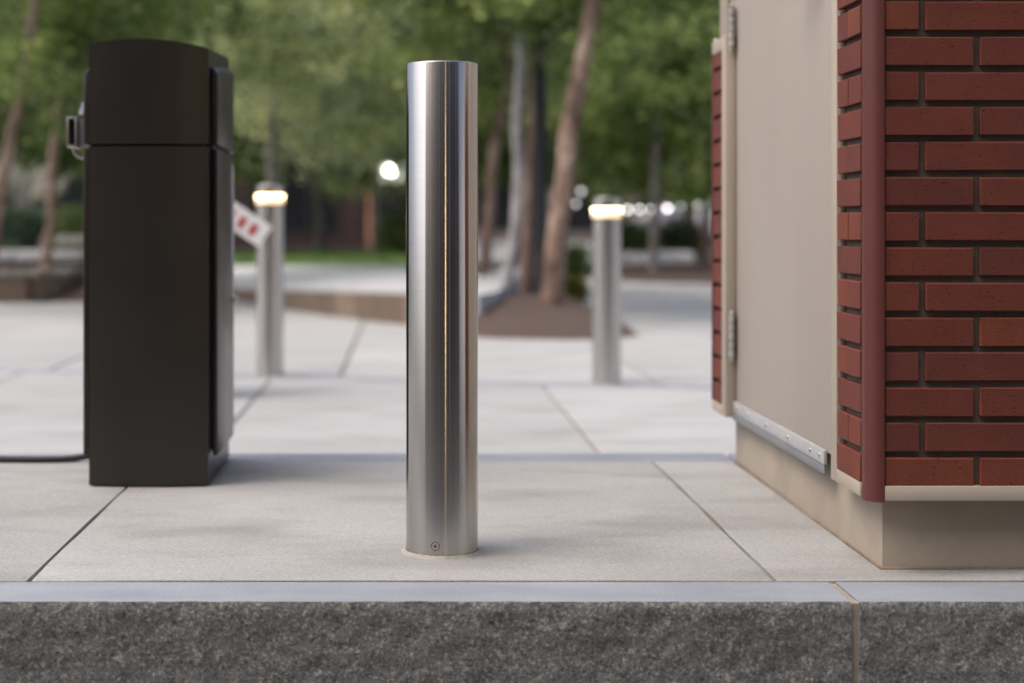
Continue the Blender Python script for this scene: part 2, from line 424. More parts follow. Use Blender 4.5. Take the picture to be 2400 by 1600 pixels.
pav = struct(thing("pavement", "", None, (0, Y_KERB1, -0.1)), "pale concrete island pavement between the two kerbs")
MB().box((-4.0, Y_KERB1 + 0.001, -0.25), (3.2, Y_REAR0 - 0.001, -0.007)).build("joint_bed", M['joint'], pav)
def slab(x0, x1, y0, y1, z, parent, mat, gap=0.004, name="slab", bev=0.004):
    # tooled, slightly wavy edges
    def edge(a, b, n):
        return [Vector(a).lerp(Vector(b), i / n) for i in range(n)]
    c = [(x0 + gap, y0 + 0.0002), (x1 - gap, y0 + 0.0002), (x1 - gap, y1 - 0.0012), (x0 + gap, y1 - 0.0012)]
    pts = []
    for i in range(4):
        for p in edge((*c[i], 0), (*c[(i + 1) % 4], 0), 10):
            w = 0.0045 * noise.noise(Vector((p.x * 6, p.y * 6, i * 3.0 + x0)))
            pts.append((p.x + (w if i % 2 else 0), p.y + (0 if i % 2 else w * 0.4)))
    return MB().prism(pts, z - 0.1, z, bev).build(name, mat, parent, 40)
xs = [-4.0, -2.106, -0.706, 0.693, 2.093, 3.2]
for a, b in zip(xs[:-1], xs[1:]):
    slab(a, b, Y_KERB1 + 0.0004, Y_REAR0 - 0.002, 0.002, pav, M['conc'])

rk = struct(thing("rear_kerb", "", None, (0, Y_REAR0, -0.2)), "sawn granite kerb along the far edge of the island")
for a, b in ((-4.0, -1.72), (-1.71, 0.93), (0.94, 3.2)):
    MB().box((a, Y_REAR0 + 0.002, -0.25), (b, Y_REAR1, 0.0), 0.006).build("kerb_stone", M['gtop'], rk, 40)

# lane and plaza behind the island
def far_line(x): return (7.33 - 0.2265 * (x + 0.0)) * K + 0.0
lane = struct(thing("lane", "", None, (0, Y_REAR1, GZ - 0.05)), "pale concrete lane behind the island")
MB().poly([(-9, Y_REAR1 - 0.01, GZ - 0.013), (9, Y_REAR1 - 0.01, GZ - 0.013), (9, 20, GZ - 0.013), (-9, 20, GZ - 0.013)], [(0, 1, 2, 3)]).build("joint_bed", M['joint'], lane)
xl = [-9, -6.306, -4.906, -3.506, -2.106, -0.706, 0.693, 2.093, 3.493, 4.893, 9]
for a, b in zip(xl[:-1], xl[1:]):
    g = 0.006
    MB().prism([(a + g, Y_REAR1 + 0.004), (b - g, Y_REAR1 + 0.004), (b - g, far_line(b)), (a + g, far_line(a))], GZ - 0.09, GZ, 0.006).build("slab", M['conc_far'], lane)
plaza = struct(thing("plaza", "", None, (0, 8, GZ - 0.05)), "pale concrete plaza beyond the lane")
# flush granite band, then square panels that turn towards the planting bed
BAND = 0.16
xb = [-9, -5.4, -2.9, -0.55, 1.75, 4.2, 9]
for a, b in zip(xb[:-1], xb[1:]):
    MB().prism([(a + .003, far_line(a) + 0.008), (b - .003, far_line(b) + 0.008), (b - .003, far_line(b) + BAND), (a + .003, far_line(a) + BAND)], GZ - 0.09, GZ + 0.002, 0.003).build("band_stone", M['gtop'], plaza)
xp = [-0.345 + 1.643 * k for k in range(-5, 6)]
def row_line(k, x): return far_line(x) + BAND + 0.008 + 1.75 * K * k
for k in range(6):
    for a, b in zip(xp[:-1], xp[1:]):
        g = 0.009
        MB().prism([(a + g, row_line(k, a) + g), (b - g, row_line(k, b) + g), (b - g, row_line(k + 1, b) - g), (a + g, row_line(k + 1, a) - g)],
                   GZ - 0.09, GZ, 0.006).build("slab", M['conc_far'], plaza)
struct(MB().poly([(-60, 19.9, GZ - 0.006), (60, 19.9, GZ - 0.006), (60, 75, GZ - 0.006), (-60, 75, GZ - 0.006)], [(0, 1, 2, 3)]).build("far_paving", M['conc_far']),
       "pale paving running back to the buildings")
struct(MB().poly([(-60, Y_REAR1, GZ - 0.02), (-8.9, Y_REAR1, GZ - 0.02), (-8.9, 20, GZ - 0.02), (-60, 20, GZ - 0.02)], [(0, 1, 2, 3)]).build("side_paving", M['conc_far']),
       "pale paving beside the plaza")
struct(MB().poly([(7.9, Y_REAR1, GZ - 0.02), (60, Y_REAR1, GZ - 0.02), (60, 20, GZ - 0.02), (7.9, 20, GZ - 0.02)], [(0, 1, 2, 3)]).build("side_paving", M['conc_far']),
       "pale paving beyond the brick booth")

# ------------------------------------------------------------------ steel bollard in front
BX, BY = PX(1036, 2.90), 2.90 * K
BR = 84.5 * 2.90 / 3333
t = thing("bollard", "plain brushed steel bollard with one screw near its foot, on the island", "bollard", (BX, BY, 0.002))
H = PZ(141, 2.83)
MB().lathe([(BR, 0.004), (BR, H - 0.004), (BR - 0.0012, H - 0.001), (BR - 0.003, H)], (BX, BY, 0), 128).build("tube", M['steel'], t, 30)
gm = MB()
prof = [(BR + 0.001, 0.0065), (BR + 0.003, 0.0045), (BR + 0.007, 0.002), (BR + 0.012, -0.0008)]
gm.lathe(prof, (BX, BY, 0.002), 72, False, False)
for v in gm.bm.verts:
    a = math.atan2(v.co.y - BY, v.co.x - BX); rr = math.hypot(v.co.x - BX, v.co.y - BY)
    if rr > BR + 0.004:
        k_ = 1 + 0.16 * noise.noise(Vector((math.cos(a) * 2.2, math.sin(a) * 2.2, 0))) * (rr - BR) / 0.02
        v.co.x = BX + math.cos(a) * rr * k_; v.co.y = BY + math.sin(a) * rr * k_
gm.build("grout_collar", M['grout'], t, True)
# screw: countersunk head with a socket, facing outwards
ang = -math.pi / 2 + math.asin((998 - 1015) / 83)
sc_c = Vector((BX + math.cos(ang) * BR, BY + math.sin(ang) * BR, PZ(1281, 2.83)))
nrm = Vector((math.cos(ang), math.sin(ang), 0))
def disc(r0, r1, d0, d1, seg=24):
    m = MB(); m.lathe([(r0, d0), (r1, d1)], (0, 0, 0), seg, True, True)
    m.bm.transform(Matrix.Translation(sc_c) @ nrm.to_track_quat('Z', 'Y').to_matrix().to_4x4()); return m
s_ = disc(0.0088, 0.0086, -0.003, 0.0003).build("screw", M['dark_slot'], t)
disc(0.0079, 0.0074, -0.002, 0.0009).build("head", M['steel_plain'], s_)
disc(0.0034, 0.0034, -0.002, 0.0012, 6).build("socket", M['dark_slot'], s_)
disc(0.0011, 0.0011, -0.002, 0.0018, 8).build("pin", M['steel_plain'], s_)

# ------------------------------------------------------------------ lit bollards
def lit_bollard(px, d, label, ztop):
    x, y = PX(px, d), d * K; z0 = GZ
    t = thing("lit_bollard", label, "bollard", (x, y, z0), "steel bollards with lit heads")
    r = BR * 0.985; h = ztop - z0
    MB().lathe([(r, 0.0), (r, h - 0.098)], (x, y, z0), 64).build("post", M['steel_far'], t, 30)
    MB().lathe([(r - 0.004, h - 0.098), (r + 0.002, h - 0.0975), (r + 0.002, h - 0.0695), (r - 0.004, h - 0.069)], (x, y, z0), 48).build("reflector", M['lamp_low'], t, 30)
    MB().lathe([(r - 0.004, h - 0.069), (r + 0.003, h - 0.0685), (r + 0.003, h - 0.053), (r - 0.004, h - 0.0525)], (x, y, z0), 48).build("lamp", M['lamp'], t, 30)
    MB().lathe([(r - 0.006, h - 0.0525), (r, h - 0.0515), (r, h - 0.003), (r - 0.003, h)], (x, y, z0), 64).build("cap", M['steel_far'], t, 30)
    MB().lathe([(r + 0.012, 0.001), (r + 0.011, 0.006), (r + 0.001, 0.008)], (x, y, z0), 48, True, False).build("base_ring", M['grout'], t, 40)
    return t
lit_bollard(633, 7.62, "lit steel bollard beside the dark cabinet, behind the striped arm", PZ(434, 7.62))
lit_bollard(1422, 7.25, "lit steel bollard between the front bollard and the brick booth", PZ(464, 7.25))

# ------------------------------------------------------------------ dark cabinet
CX0, CX1 = -0.803, -0.500
CY0, CY1 = 3.61 * K, 4.035 * K
cab = thing("gate_cabinet", "dark bronze metal gate cabinet with arched top and side doors", "cabinet", (-0.65, 3.8 * K, 0.002))
ZS = 0.867
def body(z0, z1f, name, arched, mat=M['bronze']):
    n = 24; m = MB(); lo = []; hi = []; rlo = []; rhi = []
    for i in range(n + 1):
        u = i / n; x = CX0 + (CX1 - CX0) * u
        bulge = 0.016 * (1 - (2 * u - 1) ** 2)
        y = CY0 - bulge
        zt = z1f
        zr = z1f
        if arched:
            zt = z1f + 0.0225 * (1 - ((u - 0.44) / 0.56) ** 2 * (1 if u > .44 else 0.78)) 
            zr = zt + 0.022
        lo.append(m.bm.verts.new((x, y, z0))); hi.append(m.bm.verts.new((x, y, zt)))
        rlo.append(m.bm.verts.new((x, CY1, z0))); rhi.append(m.bm.verts.new((x, CY1, zr)))
    for i in range(n):
        m.bm.faces.new((lo[i], lo[i + 1], hi[i + 1], hi[i]))
        m.bm.faces.new((hi[i], hi[i + 1], rhi[i + 1], rhi[i]))
        m.bm.faces.new((rlo[i + 1], rlo[i], rhi[i], rhi[i + 1]))
        m.bm.faces.new((lo[i + 1], lo[i], rlo[i], rlo[i + 1]))
    m.bm.faces.new((lo[0], hi[0], rhi[0], rlo[0])); m.bm.faces.new((lo[n], rlo[n], rhi[n], hi[n]))
    es = [e for e in m.bm.edges if len(e.link_faces) == 2 and e.calc_face_angle(0) > R(40)]
    bmesh.ops.bevel(m.bm, geom=es, offset=0.005, segments=3, profile=0.5, affect='EDGES')
    return m.build(name, mat, cab, 30)
body(0.006, ZS - 0.003, "lower_body", False)
hood = body(ZS + 0.003, PZ(114, 3.61), "hood", True)
MB().box((CX0 + 0.012, CY0 + 0.01, ZS - 0.004), (CX1 - 0.012, CY1 - 0.01, ZS + 0.007)).build("seam_gasket", M['black'], cab)
MB().box((CX0 + 0.01, CY0 + 0.004, 0.002), (CX1 - 0.01, CY1 - 0.01, 0.008)).build("base_gasket", M['black'], cab)
def side_door(sgn):
    xb = CX1 if sgn > 0 else CX0
    xo = xb + sgn * (0.019 if sgn > 0 else 0.023)
    xi = xb + sgn * 0.006
    y0, y1 = 3.645 * K, 3.99 * K
    # dark return strip that stands the door off the body
    MB().box((min(xb + sgn * 0.0005, xi), y0 + 0.012, 0.09), (max(xb + sgn * 0.0005, xi), y1 - 0.01, 1.04)).build("door_gasket", M['black'], cab)
    lo = MB().box((min(xi, xo), y0, 0.075), (max(xi, xo), y1, ZS - 0.008), 0.004).build("side_door", M['bronze'], cab, 40)
    # upper door: bevelled crown and a sloped lower edge
    a, b = min(xi, xo), max(xi, xo)
    z0a, z0b = ZS + 0.004, ZS - 0.002
    zt = PZ(158, 3.65)
    m = MB()
    xin, xout = xi, xo
    m.poly([(xin, y0, z0a), (xout, y0 + 0.004, z0a), (xout, y1, z0b), (xin, y1, z0b),
            (xin, y0, zt), (xout, y0 + 0.004, zt - 0.018), (xout, y1, zt + 0.018), (xin, y1, zt + 0.036)],
           [(0, 1, 5, 4), (1, 2, 6, 5), (2, 3, 7, 6), (3, 0, 4, 7), (4, 5, 6, 7), (3, 2, 1, 0)])
    bmesh.ops.bevel(m.bm, geom=list(m.bm.edges), offset=0.003, segments=2, profile=0.5, affect='EDGES')
    m.build("hood_side_panel", M['bronze'], cab, 40)
    return lo
dr = side_door(1); side_door(-1)
# printed label strip, lock on the outer door
xo = CX1 + 0.0193
lab = MB().box((xo - 0.0005, 3.93 * K, PZ(700, 3.95)), (xo + 0.0006, 3.985 * K, PZ(388, 3.95)))
lab.build("printed_label", M['print'], dr)
lk = MB().lathe([(0.010, 0.0), (0.010, 0.008), (0.007, 0.012)], (0, 0, 0), 20)
lk.bm.transform(Matrix.Translation((xo, 3.965 * K, PZ(699, 3.96))) @ Vector((1, 0, 0)).to_track_quat('Z', 'Y').to_matrix().to_4x4())
lk.build("lock", M['steel_plain'], dr, 30)
# card reader hood on the far side: steel frame with a dark opening, curved foot, loose sticker
rd = 3.74; ry = rd * K
x0, x1 = PX(156, rd), PX(180, rd); zt, zb = PZ(274, rd), PZ(346, rd)
fr = MB(); w = 0.0055; dpt = 0.07
fr.box((x0, ry, zb), (x0 + w, ry + dpt, zt), 0.0015); fr.box((x1 - w, ry, zb), (x1, ry + dpt, zt), 0.0015)
fr.box((x0 + w, ry, zt - w), (x1 - w, ry + dpt, zt), 0.0015); fr.box((x0 + w, ry, zb), (x1 - w, ry + dpt, zb + w), 0.0015)
reader = fr.build("reader_frame", M['steel_plain'], cab, 40)
MB().box((x0 + w, ry + 0.02, zb + w), (x1 - w, ry + dpt, zt - w)).build("reader_window", M['dark_slot'], reader)
MB().box((x1 + 0.0003, ry + 0.012, zb + 0.003), (CX0 - 0.0235, ry + dpt, zt - 0.006)).build("reader_mount", M['rubber_grey'], reader)
ft = []
for i in range(9):
    a = i / 8 * math.pi / 2
    ft.append((x0 + 0.012 + 0.030 * (1 - math.cos(a)), ry + 0.03, zb - 0.002 - 0.026 * math.sin(a)))
MB().tube(ft + [(CX0 - 0.026, ry + 0.03, zb - 0.05)], 0.0035, 8).build("reader_foot", M['steel_plain'], reader, True)
sk = MB()
for i, (dx, dz, s) in enumerate(((0, 0, 9), (6, 16, 7), (9, 27, 6), (4, 8, 8))):
    c = P(186 + dx * .5, 262 - dz * .7, rd); sk.box((c.x - s * .0006, ry + .02 + i * .003, c.z - s * .0008), (c.x + s * .0006, ry + .022 + i * .003, c.z + s * .0008))
sk.build("loose_sticker", M['paper'], reader)

# cable
cb = []
for px, py, d, dz in ((-260, 1088, 3.96, 0), (-120, 1086, 3.97, 0), (0, 1086, 3.97, 0), (80, 1087, 3.965, 0), (140, 1083, 3.97, 0.0), (175, 1077, 3.975, 0.002), (200, 1071, 3.98, 0.006), (225, 1066, 3.985, 0.012)):
    cb.append((PX(px, d), d * K, 0.0115 + dz))
tag(MB().tube(cb, 0.0095, 12).build("cable", M['black'], None, True), "black cable lying on the pavement and running to the dark cabinet", "cable")

# ------------------------------------------------------------------ barrier gate with striped arm
bg = thing("barrier_gate", "red and white barrier arm sticking out behind the dark cabinet", "barrier", (PX(430, 6.6), 6.6 * K, GZ))
gx, gy = PX(430, 6.6), 6.6 * K
MB().box((gx - 0.14, gy + 0.03, GZ), (gx + 0.12, gy + 0.30, 0.88), 0.01).build("housing", M['bronze'], bg, 40)
a0 = P(440, 435, 6.6); a1 = P(622, 555, 6.6)
dv = (a1 - a0); L = dv.length; dn = dv.normalized(); up = Vector((-dn.z, 0, dn.x))
if up.z < 0: up = -up
hw = 0.055
def armbox(s0, s1, h0, h1, y0, y1, name, mat, parent):
    vs_ = []
    for yy in (y0, y1):
        for s, h in ((s0, h0), (s1, h0), (s1, h1), (s0, h1)):
            p = a0 + dn * s + up * h; vs_.append((p.x, yy, p.z))
    return MB().poly(vs_, [(0, 1, 2, 3), (7, 6, 5, 4), (0, 4, 5, 1), (1, 5, 6, 2), (2, 6, 7, 3), (3, 7, 4, 0)]).build(name, mat, parent)
arm = armbox(0, L, -hw, hw, gy - 0.02, gy + 0.02, "arm", M['white_paint'], bg)
q = 0.0
for k in range(9):
    s0 = L - 0.05 - k * 0.062
    if s0 < 0.05: break
    armbox(s0 - 0.03, s0, -hw * 0.55, hw * 0.45, gy - 0.0225, gy - 0.0203, "red_stripe", M['red_film'], arm)
pv = MB().lathe([(0.06, 0), (0.06, 0.05)], (0, 0, 0), 24)
pv.bm.transform(Matrix.Translation((gx, gy + 0.035, a0.z - 0.0)) @ Vector((0, -1, 0)).to_track_quat('Z', 'Y').to_matrix().to_4x4())
pv.build("pivot", M['steel_plain'], bg, 30)

# ------------------------------------------------------------------ brick booth
booth = thing("brick_booth", "beige and red brick attendant booth with a beige side door", "booth", (1.5, 3.35 * K, 0.002))
PXL = 0.922; FY0 = 2.752 * K; FY1 = 3.97 * K; XR = 2.13           # plinth
BXL = 0.878; BYF = 2.705 * K; BYR = 4.015 * K                      # brick faces
ZT0, ZT1 = 0.145, 0.173                                            # trim
ZTOP = 1.150
MB().box((PXL, FY0, -0.05), (XR - 0.045, FY1, ZT0 + 0.03), 0.003).build("plinth", M['plinth'], booth, 40)
# sealant bead where plinth meets pavement
MB().tube([(PXL - 0.001, FY1, 0.003), (PXL - 0.001, FY0 - 0.001, 0.003), (XR - 0.045, FY0 - 0.001, 0.003)], 0.004, 8).build("sealant", M['sealant'], booth, True)
# core behind brick: front panel + corner returns
MB().box((BXL + 0.022, BYF + 0.0105, ZT1 - 0.002), (XR - 0.02, BYF + 0.09, ZTOP), 0).build("mortar_bed", M['mortar'], booth)
brick_meshes = {}
def brick_mesh(L_, key):
    k = (round(L_, 4), key)
    if k not in brick_meshes:
        m = MB().box((-L_ / 2, -0.012, -0.0269), (L_ / 2, 0.012, 0.0269), 0.0016, 1)
        me = bpy.data.meshes.new("brick"); 
        for v in m.bm.verts:
            v.co += Vector((random.uniform(-1, 1), random.uniform(-1, 1), random.uniform(-1, 1))) * 0.0007
        bmesh.ops.recalc_face_normals(m.bm, faces=m.bm.faces)
        m.bm.to_mesh(me); m.bm.free(); me.materials.append(M['brick']); brick_meshes[k] = me
    return brick_meshes[k]
fp = MB().box((0.909, BYF + 0.0010, ZT0 + 0.002), (XR - 0.02, BYF + 0.0105, ZTOP)).build("brick_front", M['mortar'], booth)
COURSE = 0.0665
def course_z(r): return ZT1 + 0.0255 + r * COURSE
NR = 15
for r in range(NR):
    z = course_z(r)
    x = 0.9095
    ends = ([1.0786] if r % 2 == 0 else [0.975])
    while ends[-1] + 0.012 < XR - 0.05: ends.append(min(ends[-1] + 0.207, XR - 0.022))
    for e in ends:
        Lb = e - x
        if Lb > 0.03:
            me = brick_mesh(Lb, random.randint(0, 2))
            inst("brick", me, ((x + e) / 2, BYF + 0.0135 - 0.0135 + random.uniform(-0.0012, 0.0012) + 0.003, z + random.uniform(-0.0006, 0.0006)), fp, (0, random.uniform(-0.002, 0.002), 0))
        x = e + 0.012
# front trim
MB().box((0.9085, BYF - 0.012, ZT0), (XR, BYF + 0.05, ZT1), 0.0015).build("front_trim", M['beige_frame'], booth, 40)
MB().box((0.9085, BYF - 0.012, ZTOP), (XR, BYF + 0.05, ZTOP + 0.03), 0.0015).build("front_trim", M['beige_frame'], booth, 40)
# rounded corner posts
def corner(cy, sgn):
    n = 14; r = 0.031; m = MB()
    cx = BXL + r - 0.001; ccy = cy + sgn * (r - 0.012) 
    prof = []
    for i in range(n + 1):
        a = math.pi + i / n * math.pi / 2
        prof.append((cx + r * math.cos(a), ccy + sgn * (r * math.sin(a))))
    prof += [(cx + 0.001, ccy + sgn * 0.012), (cx - r, ccy + sgn * 0.012)]
    z0, z1 = ZT0 - 0.003, ZTOP + 0.033
    lo = [m.bm.verts.new((p[0], p[1], z0)) for p in prof]; hi = [m.bm.verts.new((p[0], p[1], z1)) for p in prof]
    k = len(prof)
    for i in range(k): m.bm.faces.new((lo[i], lo[(i + 1) % k], hi[(i + 1) % k], hi[i]))
    m.bm.faces.new(hi); m.bm.faces.new(list(reversed(lo)))
    return m.build("corner_post", M['maroon'], booth, 35)
corner(BYF, 1)
# brick return strips at both ends of the door side
def strip(ya, yb, name, tr_first):
    """brick-faced return: ya..yb along the side; tr_first: trim at the near end"""
    bed = MB().box((BXL + 0.012, ya, ZT0 + 0.002), (BXL + 0.030, yb, ZTOP + 0.001)).build(name, M['mortar'], booth)
    return bed
ya, yb = 2.742 * K, 2.890 * K
bed = strip(ya, yb - 0.026, "brick_return", False)
MB().box((BXL + 0.026, yb - 0.0255, ZT0 + 0.002), (BXL + 0.034, 2.8898 * K, ZTOP)).build("brick_backing", M['dark_slot'], booth)  # near-black box stands in for the shade in the hollow beside the trim
for r in range(NR):
    z = course_z(r)
    if r % 2 == 1:
        mid = (ya + yb) / 2 + 0.004
        for a, b in ((ya, mid - 0.0012), (mid + 0.0012, yb - 0.004)):
            inst("brick", brick_mesh(b - a, 0), (BXL + 0.011 + random.uniform(-0.001, 0.001), (a + b) / 2, z), bed, (0, 0, -math.pi / 2))
    else:
        inst("brick", brick_mesh(yb - ya - 0.004, 1), (BXL + 0.011 + random.uniform(-0.001, 0.001), (ya + yb - 0.004) / 2, z), bed, (0, 0, -math.pi / 2))
MB().box((BXL - 0.002, 2.7405 * K, ZT0), (BXL + 0.03, 2.8895 * K, ZT1 - 0.001), 0.001).build("return_trim", M['beige_frame'], booth, 40)
MB().box((BXL - 0.002, 2.890 * K, ZT0), (BXL + 0.035, 2.929 * K, ZTOP + 0.03), 0.0015).build("return_trim", M['beige_frame'], booth, 40)
# rear return
RXL = 0.866
bedr = MB().box((RXL + 0.012, 3.89 * K, ZT0 + 0.002), (RXL + 0.035, 4.01 * K, ZTOP - 0.001)).build("brick_return", M['mortar'], booth)
for r in range(NR):
    a, b = 3.893 * K, 4.000 * K; z = course_z(r)
    if r % 2 == 1:
        mid = a + (b - a) * 0.3
        for a2, b2 in ((a, mid - 0.0012), (mid + 0.0012, b)):
            inst("brick", brick_mesh(b2 - a2, 0), (RXL + 0.013, (a2 + b2) / 2, z), bedr, (0, 0, -math.pi / 2))
    else:
        inst("brick", brick_mesh(b - a, 1), (RXL + 0.013, (a + b) / 2, z), bedr, (0, 0, -math.pi / 2))
MB().box((RXL, 3.85 * K, ZT0), (RXL + 0.029, 3.892 * K, ZTOP + 0.03), 0.0015).build("return_trim", M['beige_frame'], booth, 40)
MB().box((RXL, 3.8925 * K, ZT0), (RXL + 0.034, 4.015 * K, ZT1 - 0.001), 0.001).build("return_trim", M['beige_frame'], booth, 40)
MB().box((RXL, 3.8925 * K, ZTOP - 0.008), (RXL + 0.034, 4.015 * K, ZTOP + 0.028), 0.001).build("return_trim", M['beige_frame'], booth, 40)
MB().box((RXL - 0.001, 4.002 * K, ZT1), (RXL + 0.034, 4.017 * K, ZTOP - 0.009), 0.001).build("corner_post", M['maroon'], booth, 40)
MB().ball((RXL + 0.008, 4.0 * K, ZTOP + 0.032), (0.007, 0.007, 0.006), 12, 8).build("bolt_head", M['steel_plain'], booth, True)
# upper framing above the brick
UX = RXL + 0.016
MB().box((UX, 3.9 * K, ZTOP + 0.0285), (UX + 0.08, 3.99 * K, 2.2), 0.003).build("upper_post", M['beige_frame'], booth, 40)
MB().box((BXL + 0.006, 2.74 * K, ZTOP + 0.0305), (BXL + 0.08, 2.925 * K, 2.2), 0.003).build("upper_post", M['beige_frame'], booth, 40)
MB().box((XR - 0.1, 2.74 * K, ZTOP + 0.0305), (XR - 0.02, 2.925 * K, 2.2), 0.003).build("upper_post", M['beige_frame'], booth, 40)
MB().box((0.9, BYF + 0.03, 2.06), (XR - 0.02, BYF + 0.075, 2.2), 0.003).build("head_rail", M['beige_frame'], booth, 40)
MB().box((0.965, BYF + 0.045, ZTOP + 0.031), (XR - 0.105, BYF + 0.055, 2.058)).build("window_pane", M['glass'], booth)
MB().box((XR - 0.06, BYF + 0.1, ZT0), (XR - 0.03, FY1, 2.2)).build("side_wall", M['beige'], booth)
MB().box((PXL + 0.06, FY1 - 0.05, ZT0), (XR - 0.061, FY1 - 0.01, 2.2)).build("rear_wall", M['beige'], booth)
MB().box((0.79, 2.61 * K, 2.2), (XR + 0.09, 4.1 * K, 2.30), 0.01).build("roof", M['beige_frame'], booth, 40)
# door
DX = 0.896
DY0, DY1 = 2.933 * K, 3.872 * K
door = MB().box((DX, DY0 + 0.004, 0.183), (DX + 0.045, DY1, 2.10), 0.003).build("door", M['beige'], booth, 40)
MB().box((DX - 0.002, DY1 + 0.002, 0.176), (DX + 0.05, 3.899 * K, 2.198), 0.002).build("door_jamb", M['beige_frame'], booth, 40)
MB().box((DX - 0.003, DY0 - 0.012, 0.176), (DX + 0.05, DY0 + 0.0025, 2.198), 0.001).build("door_jamb", M['beige_frame'], booth, 40)
MB().box((DX + 0.001, DY0, 2.105), (DX + 0.05, 3.899 * K, 2.198)).build("door_head", M['beige_frame'], booth)
# sweep along the foot of the door
sw = MB().box((DX - 0.008, 3.02 * K, 0.158), (DX - 0.0005, 3.868 * K, 0.189), 0.0015).build("door_sweep", M['alu'], door, 40)
MB().box((DX - 0.0065, 3.022 * K, 0.137), (DX - 0.002, 3.866 * K, 0.1575), 0.001).build("sweep_rubber", M['rubber_grey'], door, 40)
for d in (3.05, 3.12, 3.30, 3.50, 3.69, 3.82):
    m = MB().lathe([(0.0055, 0), (0.0050, 0.0022), (0.0025, 0.0032)], (0, 0, 0), 14)
    m.bm.transform(Matrix.Translation((DX - 0.008, d * K, 0.174)) @ Vector((-1, 0, 0)).to_track_quat('Z', 'Y').to_matrix().to_4x4())
    m.build("sweep_screw", M['steel_plain'], door, 30)
# handle
hp = MB().box((DX - 0.004, 3.03 * K, 1.165), (DX - 0.0005, 3.075 * K, 1.36), 0.001).build("handle_plate", M['steel_plain'], door, 40)
MB().tube([(DX - 0.004, 3.05 * K, 1.22), (DX - 0.05, 3.05 * K, 1.22), (DX - 0.055, 3.07 * K, 1.22), (DX - 0.055, 3.17 * K, 1.215)], 0.009, 10).build("handle_lever", M['steel_plain'], door, True)
# hinges
def hinge(z0, z1):
    hx, hy = PX(1714, 3.845), 3.845 * K
    n = 5; hh = (z1 - z0) / n
    h = MB().box((hx + 0.003, hy - 0.004, z0), (hx + 0.012, hy - 0.0005, z1)).build("hinge", M['dark_slot'], door)  # plate coloured near-black to stand in for the shaded gaps beside the knuckles
    for i in range(n):
        MB().lathe([(0.0062, 0.0012), (0.0082, 0.0024), (0.0082, hh - 0.0024), (0.0062, hh - 0.0012)], (hx, hy - 0.007, z0 + i * hh), 18).build("knuckle", M['zinc'], h, 30)
    MB().lathe([(0.003, 0), (0.006, 0.003), (0.006, 0.007), (0.003, 0.010)], (hx, hy - 0.007, z1), 14).build("pin_tip", M['zinc'], h, 30)
    MB().lathe([(0.003, -0.010), (0.006, -0.007), (0.006, -0.003), (0.003, 0)], (hx, hy - 0.007, z0), 14).build("pin_tip", M['zinc'], h, 30)
hinge(PZ(112, 3.845), PZ(20, 3.845)); hinge(PZ(838, 3.845), PZ(737, 3.845))

# ------------------------------------------------------------------ terrace, planting beds
front = [(-6.5, 19.0, 0.0), (-4.6, 17.8, 0.0), (-3.3, 16.6, 0.0), (-1.78, 14.9, 0.02), (-1.2, 13.6, 0.06), (-0.6, 12.4, 0.11), (0.0, 11.4, 0.14), (0.3, 11.05, 0.13), (0.57, 11.0, 0.11), (0.755, 11.7, 0.10), (1.0, 13.6, 0.10), (1.25, 15.6, 0.10), (1.42, 17.6, 0.10)]
rear = [(-6.5, 22.0, 0.06), (-4.6, 20.8, 0.06), (-3.3, 19.9, 0.07), (-1.9, 18.9, 0.09), (-1.35, 18.5, 0.1), (-0.7, 18.1, 0.11), (-0.1, 17.6, 0.12), (0.25, 16.6, 0.12), (0.5, 15.6, 0.11), (0.76, 14.9, 0.10), (0.93, 15.8, 0.10), (1.12, 17.0, 0.10), (1.36, 18.4, 0.10)]
tm = MB(); vf = []
nn = len(front)
for (x, d, z) in front: vf.append((x, d * K, z))
for (x, d, z) in rear: vf.append((x, d * K, z))
for (x, d, z) in front: vf.append((x, d * K, GZ - 0.02))
for (x, d, z) in rear: vf.append((x, d * K, GZ - 0.02))
fc = []
for i in range(nn - 1):
    fc.append((i, i + 1, nn + i + 1, nn + i)); fc.append((2 * nn + i, 2 * nn + i + 1, i + 1, i)); fc.append((nn + i, nn + i + 1, 3 * nn + i + 1, 3 * nn + i))
tm.poly(vf, fc)
terr = struct(tm.build("terrace", M['terrace'], None, 30), "pale raised terrace curving behind the bollards")
# stone facing blocks along the front of the terrace
def lerp_path(path, step):
    out = []
    for (a, b) in zip(path[:-1], path[1:]):
        L_ = math.hypot(b[0] - a[0], (b[1] - a[1]) * K); k = max(1, round(L_ / step))
        for i in range(k): out.append(tuple(a[j] + (b[j] - a[j]) * i / k for j in range(3)))
    out.append(path[-1]); return out
pp = lerp_path(front[1:8], 0.42)
for a, b in zip(pp[:-1], pp[1:]):
    A = Vector((a[0], a[1] * K, 0)); B = Vector((b[0], b[1] * K, 0)); t_ = (B - A).normalized(); n_ = Vector((t_.y, -t_.x, 0))
    A += t_ * 0.004; B -= t_ * 0.004
    th = 0.03 + random.uniform(-0.004, 0.004)
    pts = [A - n_ * 0.002, A + n_ * th, B + n_ * th, B - n_ * 0.002]
    za, zb_ = a[2] - 0.045, b[2] - 0.045
    m = MB(); vv = [(p.x, p.y, GZ - 0.01) for p in pts] + [(pts[0].x, pts[0].y, za), (pts[1].x, pts[1].y, za), (pts[2].x, pts[2].y, zb_), (pts[3].x, pts[3].y, zb_)]
    m.poly(vv, [(0, 1, 2, 3), (4, 5, 6, 7), (0, 1, 5, 4), (1, 2, 6, 5), (2, 3, 7, 6), (3, 0, 4, 7)])
    m.build("facing_stone", M['stone'], terr)
